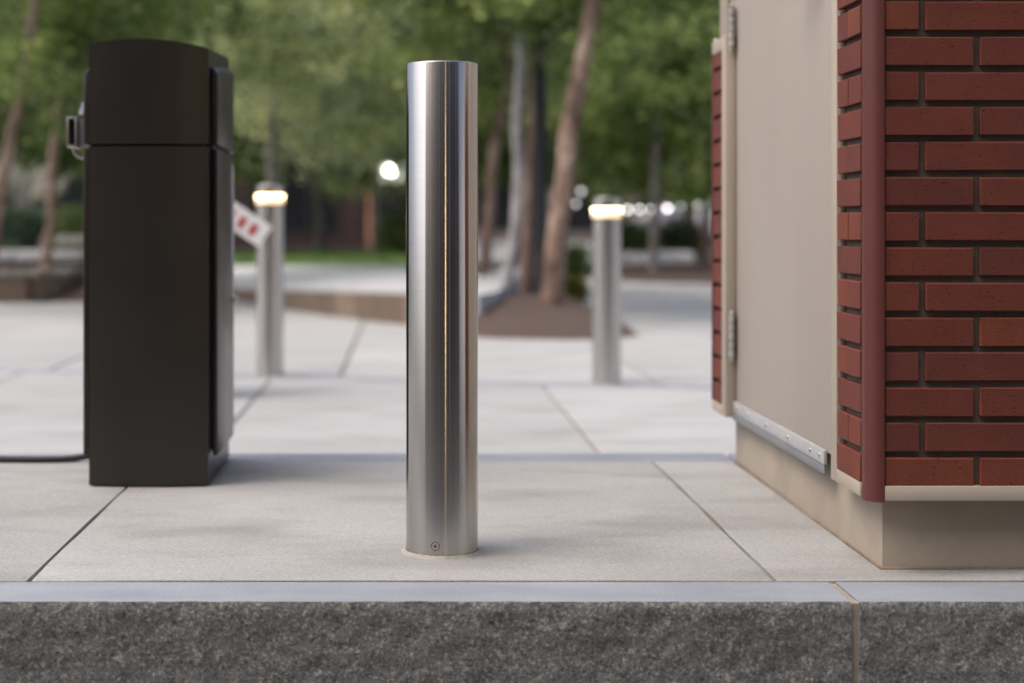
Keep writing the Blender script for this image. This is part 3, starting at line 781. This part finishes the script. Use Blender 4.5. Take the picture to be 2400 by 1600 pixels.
# lawn behind the terrace
lawn = [(-9, 22.0), (-4, 20.3), (-1.2, 18.35), (0.0, 17.4), (0.5, 20), (0.6, 27), (-9, 27)]
lz = 0.115
struct(MB().prism([(x, d * K) for x, d in lawn], GZ - 0.1, lz).build("lawn", M['lawn']), "strip of green lawn behind the terrace")
gv = []; gf = []
for i in range(9000):
    x = random.uniform(-8.8, 0.4); d = random.uniform(18.9 + (0 if x > -2 else (-x - 2) * 0.55), 26.5); y = d * K
    a = random.uniform(0, 6.28); h = random.uniform(0.04, 0.09); w_ = 0.012; k = len(gv)
    gv += [(x - w_ * math.cos(a), y - w_ * math.sin(a), lz - .005), (x + w_ * math.cos(a), y + w_ * math.sin(a), lz - .005), (x + random.uniform(-.03, .03), y + random.uniform(-.03, .03), lz + h)]
    gf.append((k, k + 1, k + 2))
me = bpy.data.meshes.new("grass"); me.from_pydata(gv, [], gf)
tag(mesh_obj("grass", me, M['lawn_blade']), "short mown grass on the lawn strip", "grass", None, "stuff")

def bed(name, outline, zc, label, seed, n=26, zedge=GZ + 0.012):
    """mounded mulch bed: rings shrinking to the centroid"""
    cx = sum(p[0] for p in outline) / len(outline); cy = sum(p[1] for p in outline) / len(outline)
    dense = []
    for a, b in zip(outline, outline[1:] + outline[:1]):
        for i in range(8): dense.append((a[0] + (b[0] - a[0]) * i / 8, a[1] + (b[1] - a[1]) * i / 8))
    rings = []; verts = []; faces = []
    K_ = 12
    for k in range(K_ + 1):
        s = 1 - k / K_ * 0.98; ring = []
        for x, d in dense:
            X, D = cx + (x - cx) * s, cy + (d - cy) * s
            h = zedge + (zc - zedge) * (1 - s ** 2.2) + (0.014 * noise.noise(Vector((X * 7, D * 7, seed))) + 0.012 * noise.noise(Vector((X * 21, D * 21, seed))) if k else -0.03)
            ring.append(len(verts)); verts.append((X, D * K, h))
        rings.append(ring)
    for a, b in zip(rings[:-1], rings[1:]):
        m_ = len(a)
        for i in range(m_): faces.append((a[i], a[(i + 1) % m_], b[(i + 1) % m_], b[i]))
    faces.append(rings[-1])
    me = bpy.data.meshes.new(name); me.from_pydata(verts, [], faces)
    return tag(mesh_obj(name, me, M['mulch'], None, True), label, None, None, "structure")
bed("planting_bed", [(0.02, 11.35), (0.25, 10.35), (0.62, 9.97), (1.1, 9.84), (1.5, 9.95), (1.71, 10.23), (1.73, 11.4), (1.74, 13.4), (1.9, 16), (2.0, 18.5), (1.5, 18.0), (1.1, 14.5), (0.8, 12.0), (0.5, 11.1)], 0.03, "brown mulch bed under the birch trunks", 1.0)
bed("planting_bed", [(2.75, 20.4), (3.2, 19.3), (4.2, 18.6), (5.2, 18.9), (6.5, 20.5), (6.8, 24), (5, 26), (3.0, 24.5)], 0.02, "brown mulch bed beyond the right lit bollard", 4.0)
bed("planting_bed", [(-4.6, 15.0), (-3.7, 14.5), (-3.1, 14.6), (-2.4, 15.2), (-2.3, 15.5), (-3.6, 17.0), (-5.5, 17.5)], 0.12, "brown mulch bed behind the low planter wall", 7.0)
# low curved planter wall at the far left
pw = thing("planter_wall", "low brown planter wall with grey cap at the left edge", "wall", (-4.1, 14.6 * K, GZ))
ppath = [(-7.0, 15.3), (-6.0, 14.75), (-5.0, 14.5), (-4.2, 14.42), (-3.85, 14.5), (-3.62, 14.75), (-3.5, 15.2)]
capv = MB()
for a, b in zip(ppath[:-1], ppath[1:]):
    A = Vector((a[0], a[1] * K, 0)); B = Vector((b[0], b[1] * K, 0)); t_ = (B - A).normalized(); n_ = Vector((t_.y, -t_.x, 0))
    q4 = [A + n_ * 0.10, B + n_ * 0.10, B - n_ * 0.10, A - n_ * 0.10]
    MB().prism([(p.x, p.y) for p in reversed(q4)][::-1], GZ - 0.02, 0.125).build("wall_block", M['stone'], pw)
    q5 = [A + n_ * 0.13 + t_ * .004, B + n_ * 0.13 - t_ * .004, B - n_ * 0.13 - t_ * .004, A - n_ * 0.13 + t_ * .004]
    MB().prism([(p.x, p.y) for p in q5], 0.1255, 0.185, 0.006).build("cap_stone", M['bark_grey'], pw)

# ------------------------------------------------------------------ vegetation
def leaves_mesh(name, centers, spread, per, size, seed, flat=0.7, droop=0.0):
    rng = np.random.default_rng(seed)
    c = np.repeat(np.asarray(centers), per, axis=0); n = len(c)
    sp = np.repeat(np.asarray(spread), per)
    off = rng.normal(size=(n, 3)) * sp[:, None] * np.array([1, 1, flat])
    off[:, 2] -= droop * np.abs(rng.normal(size=n)) * sp
    p = c + off
    ax = rng.normal(size=(n, 3)); ax[:, 2] = ax[:, 2] * 0.6 - 0.25; ax /= np.linalg.norm(ax, axis=1)[:, None]
    up = rng.normal(size=(n, 3)); up[:, 2] += 0.9
    s = np.cross(ax, up); s /= np.linalg.norm(s, axis=1)[:, None] + 1e-9
    L_ = size * rng.uniform(0.65, 1.25, n)[:, None]; W = L_ * 0.62
    v = np.empty((n, 4, 3)); v[:, 0] = p - ax * L_ * .5; v[:, 1] = p + s * W * .5 - ax * L_ * 0.08; v[:, 2] = p + ax * L_ * .5; v[:, 3] = p - s * W * .5 - ax * L_ * 0.08
    me = bpy.data.meshes.new(name)
    me.vertices.add(n * 4); me.vertices.foreach_set("co", v.ravel().astype(np.float32))
    me.loops.add(n * 4); me.loops.foreach_set("vertex_index", np.arange(n * 4, dtype=np.int32))
    me.polygons.add(n); me.polygons.foreach_set("loop_start", np.arange(0, n * 4, 4, dtype=np.int32)); me.polygons.foreach_set("loop_total", np.full(n, 4, dtype=np.int32))
    me.update(calc_edges=True); me.validate()
    return me

def bez(p, n):
    """catmull-rom through points"""
    p = [Vector(q_) for q_ in p]; q_ = [p[0] * 2 - p[1]] + p + [p[-1] * 2 - p[-2]]; out = []
    for i in range(1, len(q_) - 2):
        for k in range(n):
            t_ = k / n; a, b, c, d = q_[i - 1:i + 3]
            out.append(0.5 * ((2 * b) + (c - a) * t_ + (2 * a - 5 * b + 4 * c - d) * t_ ** 2 + (3 * b - a - 3 * c + d) * t_ ** 3))
    out.append(p[-1]); return out

def trunk_mesh(mb, path, r0, r1, crown_c, crown_r, nb, seed):
    rng = random.Random(seed)
    pts = bez(path, 10); n = len(pts)
    rad = [(r0 + (r1 - r0) * (i / (n - 1))) * (1 + 0.35 * max(0, 1 - i / 4)) * (1 + 0.10 * noise.noise(pts[i] * 3.1)) for i in range(n)]
    pts = [p + Vector((noise.noise(p * 1.9 + Vector((seed, 0, 0))), noise.noise(p * 1.9 + Vector((0, seed, 0))), 0)) * 0.03 * min(1, i / 5) for i, p in enumerate(pts)]
    mb.tube(pts, rad, 12)
    ends = []
    cc = Vector(crown_c)
    for k in range(nb):
        i0 = int(n * rng.uniform(0.62, 0.98)); i0 = min(i0, n - 2); s = pts[i0]
        a = rng.uniform(0, 6.28); e = rng.uniform(-0.9, 1.0); rr = math.sqrt(max(0, 1 - e * e)) * rng.uniform(0.55, 0.95)
        tgt = cc + Vector((math.cos(a) * rr * crown_r[0], math.sin(a) * rr * crown_r[1], e * crown_r[2]))
        mid = s.lerp(tgt, 0.45) + Vector((0, 0, 0.18 * (tgt - s).length))
        bp = bez([s, mid, tgt], 4); r_ = rad[i0] * 0.42
        mb.tube(bp, [r_ * (1 - 0.85 * j / (len(bp) - 1)) for j in range(len(bp))], 6)
        ends += bp[3:]
    return ends

def crown_points(cc, cr, n, rng, shell=0.5):
    out = []
    while len(out) < n:
        v = rng.uniform(-1, 1, 3); r = np.linalg.norm(v)
        if r > 1 or r < shell * rng.random(): continue
        out.append(np.array(cc) + v * np.array(cr))
    return out

def tree(name, label, base, path, r0, r1, cc, cr, leaf, bark, nclump, per, size, seed, group="trees of the plaza", nb=10, spread=(0.12, 0.26)):
    """path, cc in world coordinates"""
    t = thing(name, label, "tree", base, group)
    mb = MB(); ends = trunk_mesh(mb, path, r0, r1, cc, cr, nb, seed)
    mb.build("trunk", M[bark], t, True)
    rng = np.random.default_rng(seed)
    pts = crown_points(cc, cr, nclump, rng) + [np.array(e) for e in ends]
    me = leaves_mesh("crown", pts, rng.uniform(spread[0], spread[1], len(pts)), per, size, seed, 0.65, 0.5)
    mesh_obj("crown", me, M[leaf], t)
    return t

def copy_tree(t, label, loc, rot, sc):
    r = t.copy(); C.objects.link(r); r.location = loc; r.rotation_euler = (0, 0, rot); r.scale = (sc, sc, sc)
    r["label"] = label
    for ch in list(t.children):
        c = ch.copy(); C.objects.link(c); c.parent = r
    return r

# --- birches in the bed beside the front bollard
d = 11.5
tp = [P(1290, 775, d), P(1298, 700, d), P(1303, 610, d), P(1318, 460, d), P(1338, 300, d), P(1362, 150, d), P(1380, 60, d), P(1400, -80, d), P(1420, -300, d), P(1440, -560, d)]
tree("birch_tree", "thick tan birch with peeling bark leaning right, beside the right lit bollard", tp[0], tp, 0.100, 0.045, (1.85, 12.0 * K, 3.35), (1.7, 1.5, 1.35), 'leaf', 'bark_tan', 50, 150, 0.085, 11, nb=6)
d = 12.8
tp = [P(1180, 735, d), P(1192, 650, d), P(1205, 560, d), P(1212, 400, d), P(1214, 300, d), P(1220, 120, d), P(1224, -100, d), P(1228, -350, d), P(1236, -560, d)]
tree("birch_tree", "slim pale grey birch trunk just right of the front bollard", tp[0], tp, 0.062, 0.03, (1.0, 13.0 * K, 3.7), (1.4, 1.4, 1.3), 'leaf', 'bark_pale', 36, 150, 0.085, 12, nb=5)
d = 13.2
tp = [P(1222, 740, d), P(1234, 660, d), P(1238, 500, d), P(1246, 350, d), P(1256, 200, d), P(1268, 50, d), P(1285, -200, d), P(1300, -480, d)]
tree("birch_tree", "reddish brown birch trunk between the pale trunk and the black post", tp[0], tp, 0.062, 0.035, (1.5, 13.8 * K, 3.8), (1.4, 1.4, 1.4), 'leaf_dark', 'bark_brown', 34, 150, 0.085, 13, nb=5)
d = 15.2
tp = [P(1130, 690, d), P(1138, 600, d), P(1152, 440, d), P(1168, 320, d), P(1190, 180, d), P(1205, 0, d), P(1215, -250, d)]
tree("birch_tree", "thin tan birch trunk standing directly right of the front bollard", tp[0], tp, 0.068, 0.035, (0.65, 15.6 * K, 3.3), (1.5, 1.4, 1.5), 'leaf', 'bark_tan', 46, 150, 0.09, 14, nb=6)
# --- left
d = 13.0
tp = [P(-28, 640, d), P(-10, 520, d), P(12, 400, d), P(38, 250, d), P(66, 100, d), P(90, -60, d), P(115, -260, d), P(130, -480, d)]
tree("birch_tree", "pinkish birch trunk leaning right at the left edge", tp[0], tp, 0.062, 0.035, (-3.3, 13.2 * K, 3.0), (1.6, 1.4, 1.45), 'leaf', 'bark_tan', 60, 150, 0.085, 15, nb=6)
d = 14.9
tp = [P(108, 640, d), P(113, 580, d), P(120, 460, d), P(128, 330, d), P(138, 220, d), P(150, 60, d), P(165, -160, d), P(175, -380, d)]
tree("birch_tree", "upright brown birch trunk beside the tall grass, left of the cabinet", tp[0], tp, 0.056, 0.03, (-3.0, 15.2 * K, 3.0), (1.6, 1.5, 1.55), 'leaf_dark', 'bark_tan', 60, 150, 0.09, 16, nb=6)
# --- pale tree behind the left lit bollard
d = 17.0
tp = [P(634, 640, d), P(636, 560, d), P(637, 430, d), P(638, 320, d), P(650, 200, d), P(680, 60, d), P(700, -120, d), P(715, -320, d)]
tree("olive_tree", "pale grey green tree with thin straight trunk behind the left lit bollard", tp[0], tp, 0.055, 0.03, (-1.1, 17 * K, 2.75), (1.5, 1.4, 1.4), 'leaf_grey', 'bark_grey', 70, 170, 0.08, 17, nb=9)

# --- rows further back, three kinds copied
def proto(seed, leaf, bark, h, label, loc, cr, cz, nclump, size=0.1, per=100):
    x, y, z = loc; rng = random.Random(seed)
    path = [Vector((x, y, z - 0.02)), Vector((x + .05, y, z + .8)), Vector((x + rng.uniform(-.15, .15), y, z + 1.9)), Vector((x + rng.uniform(-.3, .3), y, z + 3.2)), Vector((x + rng.uniform(-.4, .4), y, z + h * 0.85))]
    return tree("plaza_tree", label, loc, path, 0.085, 0.03, (x, y, z + cz), cr, leaf, bark, nclump, per, size, seed, "trees further back on the plaza", 9, (0.13, 0.27))
g0 = GZ
t1 = proto(31, 'leaf', 'bark_grey', 6.5, "tree behind the arched cabinet top", (-3.4, 24 * K, 0.05), (2.1, 2.0, 1.9), 3.15, 85, 0.12, 150)
t2 = proto(32, 'leaf_dark', 'bark_grey', 7, "dark tree behind the pale grey green tree", (-1.6, 26 * K, 0.05), (2.2, 2.1, 2.0), 3.35, 85, 0.12, 150)
t3 = proto(33, 'leaf', 'bark_brown', 6.5, "tree behind the top of the front bollard", (0.3, 23 * K, 0.05), (2.1, 2.0, 1.9), 3.15, 85, 0.12, 150)
spots = [
    (t2, -6.1, 22.5, 1.0, "tree at the far left behind the leaning birch"),
    (t3, -5.0, 27.5, 1.1, "tall tree deep behind the left birches"),
    (t1, -0.6, 30.0, 1.15, "tree in front of the dark storefront behind the globe lamp"),
    (t2, 2.0, 25.0, 1.0, "dark tree behind the thick tan birch"),
    (t1, 3.65, 20.8, 0.92, "grey trunked tree in the far bed, left of its neighbour"),
    (t3, 4.55, 21.4, 0.95, "grey trunked tree in the far bed close to the booth"),
    (t2, 3.1, 29.0, 1.1, "dark tree behind the far bed"),
    (t3, 5.4, 27.0, 1.05, "tree half hidden behind the booth frame"),
    (t1, 6.6, 33.0, 1.2, "far tree mostly hidden behind the booth"),
    (t2, -8.2, 31.0, 1.2, "far dark tree at the left edge"),
    (t2, 5.0, 36.0, 1.25, "far tree above the string of lights"),
]
for i, (src, x, d, s, lb) in enumerate(spots):
    copy_tree(src, lb, (x, d * K, 0.05 if d < 27 and x < 2 else GZ), random.uniform(0, 6.28), s)

# tall ornamental grass at left, small yellow shrub by the birch, shrubs by the far building
def grass_clump(name, label, c, n, h, rad, seed, plumes=True):
    rng = random.Random(seed); t = thing(name, label, "grass", c)
    v = []; f = []; pv_ = []; pf = []
    for i in range(n):
        a = rng.uniform(0, 6.28); r_ = rad * 0.35 * math.sqrt(rng.random()); hh = h * rng.uniform(0.55, 1.0); lean = rng.uniform(0.25, 1.0) * rad
        b = Vector(c) + Vector((math.cos(a) * r_, math.sin(a) * r_, 0)); w_ = 0.008
        s = Vector((-math.sin(a), math.cos(a), 0)) * w_
        pts = [b + Vector((math.cos(a) * lean * u ** 1.8, math.sin(a) * lean * u ** 1.8, hh * (u - 0.33 * u ** 3.2))) for u in (0, .35, .7, 1)]
        k = len(v)
        for j, p in enumerate(pts[:-1]): v += [p - s * (1 - j * .25), p + s * (1 - j * .25)]
        v.append(pts[-1]); f += [(k, k + 1, k + 3, k + 2), (k + 2, k + 3, k + 5, k + 4), (k + 4, k + 5, k + 6)]
    me = bpy.data.meshes.new("blades"); me.from_pydata([tuple(p) for p in v], [], f); mesh_obj("blades", me, M['blade'], t)
    if plumes:
        cs = []
        for i in range(46):
            a = rng.uniform(0, 6.28); r_ = rad * rng.uniform(0.2, 0.95)
            top = Vector(c) + Vector((math.cos(a) * r_, math.sin(a) * r_, h * rng.uniform(0.72, 1.0)))
            for k in range(5): cs.append(tuple(top + Vector((math.cos(a) * .02 * k, math.sin(a) * .02 * k, 0.05 * k))))
        mesh_obj("plumes", leaves_mesh("plumes", cs, np.full(len(cs), 0.022), 14, 0.03, seed), M['plume'], t)
    return t
c0 = P(50, 595, 16.2)
grass_clump("ornamental_grass", "tall dark green ornamental grass with pale plumes at the left edge", (c0.x, c0.y, 0.30), 1900, 0.85, 0.48, 51)
c0 = P(-60, 590, 17.0)
grass_clump("ornamental_grass", "second plumed grass clump cut by the left edge", (c0.x, c0.y, 0.30), 1500, 0.9, 0.5, 52)
lx0, lx1, ly0 = PX(-420, 15.7), PX(200, 15.7), 15.55 * K
t = thing("planter_box", "long pale stone planter under the plumed grass at the left edge", "planter", ((lx0 + lx1) / 2, ly0, 0.0))
MB().box((lx0, ly0 + .04, -0.1), (lx1 - .04, ly0 + 2.2, 0.24)).build("base", M['stone'], t)
nst = 4
for i in range(nst):
    a_, b_ = lx0 + (lx1 - lx0) * i / nst, lx0 + (lx1 - lx0) * (i + 1) / nst
    MB().box((a_ + .004, ly0, 0.2405), (b_ - .004, ly0 + .38, 0.36), 0.008).build("cap_stone", M['terrace'], t, 40)
MB().box((lx0 + .05, ly0 + .381, 0.241), (lx1 - .06, ly0 + 2.15, 0.31)).build("soil", M['mulch'], t)
def shrub(label, c, r, leaf, seed, n=30, per=60, size=0.05):
    t = thing("shrub", label, "shrub", c); rng = np.random.default_rng(seed)
    pts = crown_points((c[0], c[1], c[2] + r[2]), r, n, rng)
    mb = MB()
    for k in range(6): mb.tube([c, tuple(pts[k])], [0.012, 0.004], 5)
    mb.build("stems", M['bark_brown'], t); mesh_obj("foliage", leaves_mesh("foliage", pts, np.full(n, min(r) * 0.35), per, size, seed), M[leaf], t)
c0 = P(1340, 705, 13.2); shrub("small yellow green shrub at the foot of the thick tan birch", (c0.x, c0.y, -0.08), (0.11, 0.11, 0.12), 'leaf_yellow', 61)
c0 = P(1345, 640, 16.5); shrub("small dark shrub on the bed behind the thick birch", (c0.x, c0.y, 0.0), (0.16, 0.16, 0.2), 'leaf', 62)
c0 = P(935, 600, 24); shrub("green shrub in a dark pot beside the front bollard, far back", (c0.x, c0.y, 0.05), (0.35, 0.3, 0.36), 'leaf', 63, 40, 70, 0.07)
c0 = P(1590, 610, 27); shrub("dark low shrub beyond the far bed", (c0.x, c0.y, GZ), (0.6, 0.5, 0.42), 'leaf_dark', 64, 60, 70, 0.08)
c0 = P(1470, 600, 29); shrub("green shrub left of the far grey trunks", (c0.x, c0.y, GZ), (0.5, 0.5, 0.4), 'leaf', 65, 60, 70, 0.08)
c0 = P(210, 600, 27); shrub("dark hedge plant behind the left terrace", (c0.x, c0.y, 0.0), (0.9, 0.6, 0.45), 'leaf_dark', 66, 80, 70, 0.08)

# black post among the trunks
d = 13.1
x, y = PX(1266, d), d * K
t = thing("black_post", "slim black lamp post between the brown and the thick tan trunk", "lamp post", (x, y, -0.02))
MB().lathe([(0.09, 0), (0.09, 0.18), (0.066, 0.24), (0.06, 3.6)], (x, y, -0.05), 20).build("pole", M['black'], t, 30)
MB().lathe([(0.05, 3.55), (0.16, 3.62), (0.19, 3.95), (0.06, 4.08)], (x, y, -0.05), 20).build("lantern", M['black'], t, 30)

# low grey bench slab at far left behind the grass
c0 = P(180, 610, 21)
t = thing("stone_bench", "grey stone bench on the terrace left of the cabinet", "bench", (c0.x, c0.y, 0.06))
MB().box((c0.x - 0.7, c0.y - 0.2, 0.36), (c0.x + 0.6, c0.y + 0.25, 0.46), 0.01).build("seat", M['bark_grey'], t)
for dx in (-0.5, 0.4): MB().box((c0.x + dx - .1, c0.y - .15, 0.06), (c0.x + dx + .1, c0.y + .2, 0.3595), 0.005).build("leg", M['bark_grey'], t)

# ------------------------------------------------------------------ background buildings
def building(label, x0, x1, d, z1, wall, ground, storey, wins, seed):
    y = d * K; t = thing("building", label, "building", ((x0 + x1) / 2, y + 4, GZ))
    MB().box((x0, y, 3.6), (x1, y + 9, z1)).build("wall", M[wall], t)
    MB().box((x0 + .05, y + 0.05, GZ - 0.1), (x1 - .05, y + 8.9, 3.3)).build("ground_floor", M[ground], t)
    MB().box((x0 - .1, y - 0.25, 3.3005), (x1 + .1, y + 9.05, 3.5995)).build("band_course", M['bark_grey'], t)
    MB().box((x0 - .15, y - 0.15, z1 + .0005), (x1 + .15, y + 9.15, z1 + .35)).build("cornice", M['bark_grey'], t)
    n = int((x1 - x0) / wins)
    for s in range(int((z1 - 3.6) / storey)):
        for i in range(n):
            xc = x0 + (i + .5) * (x1 - x0) / n; zc = 3.6 + storey * (s + .5)
            w = MB().box((xc - .65, y - 0.03, zc - .85), (xc + .65, y + 0.06, zc + .85)).build("window", M['bark_grey'], t)
            MB().box((xc - .58, y - 0.034, zc - .78), (xc - .02, y - .0305, zc + .78)).build("pane", M['glass'], w)
            MB().box((xc + .02, y - 0.034, zc - .78), (xc + .58, y - .0305, zc + .78)).build("pane", M['glass'], w)
    m = int((x1 - x0) / 3.2)
    for i in range(m):
        xc = x0 + (i + .5) * (x1 - x0) / m
        w = MB().box((xc - 1.25, y - 0.02, 0.35), (xc + 1.25, y + 0.049, 2.8)).build("shopfront", M['black'], t)
        for k in range(3): MB().box((xc - 1.2 + k * .82, y - 0.026, 0.42), (xc - 1.2 + k * .82 + .76, y - .0205, 2.72)).build("pane", M['glass'], w)
    return t
b1 = building("red brick building with dark shopfronts behind the trees", -24, 1.6, 41, 13.0, 'bld_brick', 'bld_dark', 3.1, 3.0, 1)
b2 = building("greyish brown building behind the string of lights", 2.4, 30, 58, 13.0, 'bld_brick', 'bld_grey', 3.1, 3.2, 2)
# white canopy with globe lamp
cx = PX(905, 36); cy = 36 * K
t = thing("canopy", "small white canopy on posts under the trees, left of the front bollard", "canopy", (cx, cy, GZ))
MB().box((cx - 0.55, cy - 0.5, PZ(425, 36)), (cx + 0.95, cy + 1.2, PZ(385, 36)), 0.02).build("roof", M['white_paint'], t)
for dx in (-0.45, 0.85): MB().box((cx + dx - .05, cy + .6, GZ), (cx + dx + .05, cy + .7, PZ(425, 36) - .0005)).build("post", M['bld_brick'], t)
gp = P(913, 401, 35.2)
t = thing("globe_lamp", "bright white globe lamp glowing in front of the white canopy", "lamp", (gp.x, gp.y, gp.z - 0.1))
MB().ball(gp, 0.10, 20, 14).build("globe", M['globe'], t, True)
MB().tube([(gp.x, gp.y + 0.05, gp.z + .02), (gp.x, cy - 0.499, gp.z + .02)], 0.015, 8).build("bracket", M['black'], t)

# glowing globes added in place of bright glints, at car height far back
sl = thing("string_lights", "row of small white globe lights strung between far trunks", "string lights", P(1420, 492, 32))
pts = []
for k, (px, py) in enumerate(((1470, 492), (1500, 490), (1530, 490), (1565, 487), (1598, 481), (1613, 471), (1637, 480), (1668, 470))):
    p = P(px, py, 32); pts.append(p + Vector((0, 0, 0.09)))
    MB().ball(p, 0.055 if k not in (0, 1, 4) else 0.042, 12, 8).build("bulb", M['bulb'], sl, True)
MB().tube([P(1440, 478, 32)] + pts + [P(1720, 455, 32)], 0.012, 6).build("cord", M['black'], sl)
for (px, py), nm in (((1010, 410), ""),): pass
hl = [(1510, 398, 30, "warm lantern glowing among leaves above the right lit bollard", 'bulb_warm', 0.075),
      (1362, 448, 26, "small white lamp between the thick birch and the right lit bollard", 'bulb_dim', 0.05),
      (1350, 478, 26, "lower small white lamp beside the thick birch", 'bulb_dim', 0.04)]
for px, py, d, lb, mt, r_ in hl:
    p = P(px, py, d); t = thing("hanging_lamp", lb, "lamp", p)
    MB().ball(p, r_, 14, 10).build("globe", M[mt], t, True)
    MB().tube([p + Vector((0, 0, r_)), p + Vector((0, 0, 2.6))], 0.008, 6).build("cord", M['black'], t)

# parked cars far back on the right
def car(label, c, rot, paint, L_=4.4):
    t = thing("parked_car", label, "car", (0, 0, 0), "cars parked far back")
    h = L_ / 2; W = 0.88
    side = [(-h, .35), (-h + .1, .75), (-h * .55, .92), (-h * .22, 1.42), (h * .45, 1.45), (h * .86, .98), (h, .85), (h, .35)]
    m = MB(); n = len(side)
    ins = [1.0, 1.0, 1.0, 0.78, 0.78, 1.0, 1.0, 1.0]
    l = [m.bm.verts.new((x, -W * k, z)) for (x, z), k in zip(side, ins)]; r_ = [m.bm.verts.new((x, W * k, z)) for (x, z), k in zip(side, ins)]
    for i in range(n): m.bm.faces.new((l[i], l[(i + 1) % n], r_[(i + 1) % n], r_[i]))
    m.bm.faces.new(l); m.bm.faces.new(list(reversed(r_)))
    bmesh.ops.bevel(m.bm, geom=list(m.bm.edges), offset=0.05, segments=2, profile=0.5, affect='EDGES')
    m.build("body", M[paint], t, 40)
    for s in (-1, 1):
        MB().poly([(-h * .42, s * (W * .88 + .03), .98), (-h * .2, s * (W * .80 + .015), 1.34), (h * .42, s * (W * .80 + .015), 1.36), (h * .68, s * (W * .88 + .04), 1.0)], [(0, 1, 2, 3)]).build("side_window", M['glass'], t)
        for wx in (-h * .62, h * .60):
            w = MB().lathe([(.32, 0), (.32, .2)], (0, 0, 0), 24); w.bm.transform(Matrix.Translation((wx, s * .92, .32)) @ Vector((0, -s, 0)).to_track_quat('Z', 'Y').to_matrix().to_4x4())
            wo = w.build("wheel", M['tyre'], t, 30)
            w = MB().lathe([(.2, -.006), (.2, .19)], (0, 0, 0), 20); w.bm.transform(Matrix.Translation((wx, s * .92, .32)) @ Vector((0, -s, 0)).to_track_quat('Z', 'Y').to_matrix().to_4x4()); w.build("rim", M['car_silver'], wo, 30)
        MB().ball((-h + .06, s * .62, .66), (.06, .16, .07), 10, 6).build("headlight", M['steel_plain'], t, True)
    t.location = c; t.rotation_euler = (0, 0, rot)
car("silver car parked far back behind the string of lights", (PX(1600, 46), 46 * K, GZ), 0.2, 'car_silver')
c0 = (PX(1522, 30), 30 * K)
t = thing("hydrant", "small red hydrant far back, right of the right lit bollard", "hydrant", (c0[0], c0[1], GZ))
MB().lathe([(.16, 0), (.16, .05), (.10, .07), (.10, .50), (.14, .52), (.14, .56), (.10, .60), (.03, .70)], (c0[0], c0[1], GZ), 20).build("barrel", M['red_film'], t, 30)
for sgn in (-1, 1): MB().tube([(c0[0] + sgn * .09, c0[1], GZ + .4), (c0[0] + sgn * .18, c0[1], GZ + .4)], .055, 12).build("outlet", M['red_film'], t, 30)
car("white car parked far back behind the far grey trunks", (PX(1690, 44), 44 * K - 1, GZ), 0.1, 'car_white')
# low white seats beside the far bed
for px, d, w, lb in ((1467, 25.5, .16, "small white cube seat right of the right lit bollard, far back"), (1500, 24.0, .20, "white cube seat beside the first far trunk"), (1565, 26, .42, "long low white seat behind the far bed"), (1604, 25, .15, "white round seat between the two far trunks")):
    c0 = (PX(px, d), d * K)
    t = thing("white_seat", lb, "seat", (c0[0], c0[1], GZ), "white seats on the far plaza")
    MB().box((c0[0] - w, c0[1] - .2, GZ + .04), (c0[0] + w, c0[1] + .2, 0.13), 0.04, 3).build("block", M['white_paint'], t, 40)
    MB().box((c0[0] - w + .05, c0[1] - .15, GZ), (c0[0] + w - .05, c0[1] + .15, GZ + .0395)).build("foot", M['black'], t)

# ------------------------------------------------------------------ building behind the camera (mirrored in the bollard)
gy = -12.0
gb = thing("garage_building", "brown garage building across the drive, mirrored in the front bollard", "building", (0, gy - 4, -0.2))
MB().box((-23.5, gy - 9, -0.25), (20.3, gy, 15)).build("wall", M['garage'], gb)
M['pier_light'] = mat_paint("pale_concrete_pier", (0.24, 0.225, 0.21), 0.85, 0.1, 1.5)
prng = random.Random(5); x = -23.0; k = 0
while x < 19.5:
    w = prng.choice((0.45, 0.7, 1.1)); 
    MB().box((x, gy + .0005, -0.22), (x + w, gy + .35, 14.8)).build("pier", M[('pier_light', 'garage_brick', 'garage_brick')[k % 3]], gb)
    g = prng.uniform(1.6, 3.2)
    for z in (0.0, 2.9, 5.8, 8.7, 11.6):
        if x + w + g < 20: MB().box((x + w + .12, gy - 0.02, z + .15), (x + w + g - .12, gy + .02, z + 2.65)).build("opening", M['dark_slot'], gb)
    x += w + g; k += 1
wb = thing("pale_building", "pale rendered building down the drive, mirrored as a white strip in the bollard", "building", (26, -6, -0.2))
M['render_white'] = mat_paint("white_render", (0.84, 0.86, 0.85), 0.8, 0.03, 1.0)
MB().box((22, -14, -0.3), (30, 1.0, 9.0)).build("wall", M['render_white'], wb)
MB().box((21.8, -14.2, 9.0005), (30.2, 1.2, 9.3)).build("parapet", M['pier_light'], wb)
for yy in (-12.5, -9.0, -5.5, -2.0):
    for zz in (3.6, 6.4):
        wo = MB().box((21.97, yy, zz), (22.05, yy + 0.9, zz + 1.4)).build("window", M['bark_grey'], wb)
        MB().box((21.955, yy + .06, zz + .06), (21.9695, yy + .84, zz + 1.34)).build("pane", M['glass'], wo)
sx = BX + (BY - gy) * math.tan(R(9.6))
MB().box((sx - .45, gy + .0007, -0.22), (sx + .45, gy + .3502, 14.7)).build("pier", M['garage_brick'], gb)
ln = thing("wall_lamp", "tall warm wall lamp on the garage, mirrored as a gold line in the bollard", "lamp", (sx, gy + .35, 1.0))
MB().box((sx - .08, gy + .351, 1.0), (sx + .08, gy + .45, 6.5), 0.01).build("diffuser", M['sconce'], ln)
MB().box((sx - .11, gy + .3505, 6.5005), (sx + .11, gy + .47, 6.6)).build("cap", M['black'], ln)
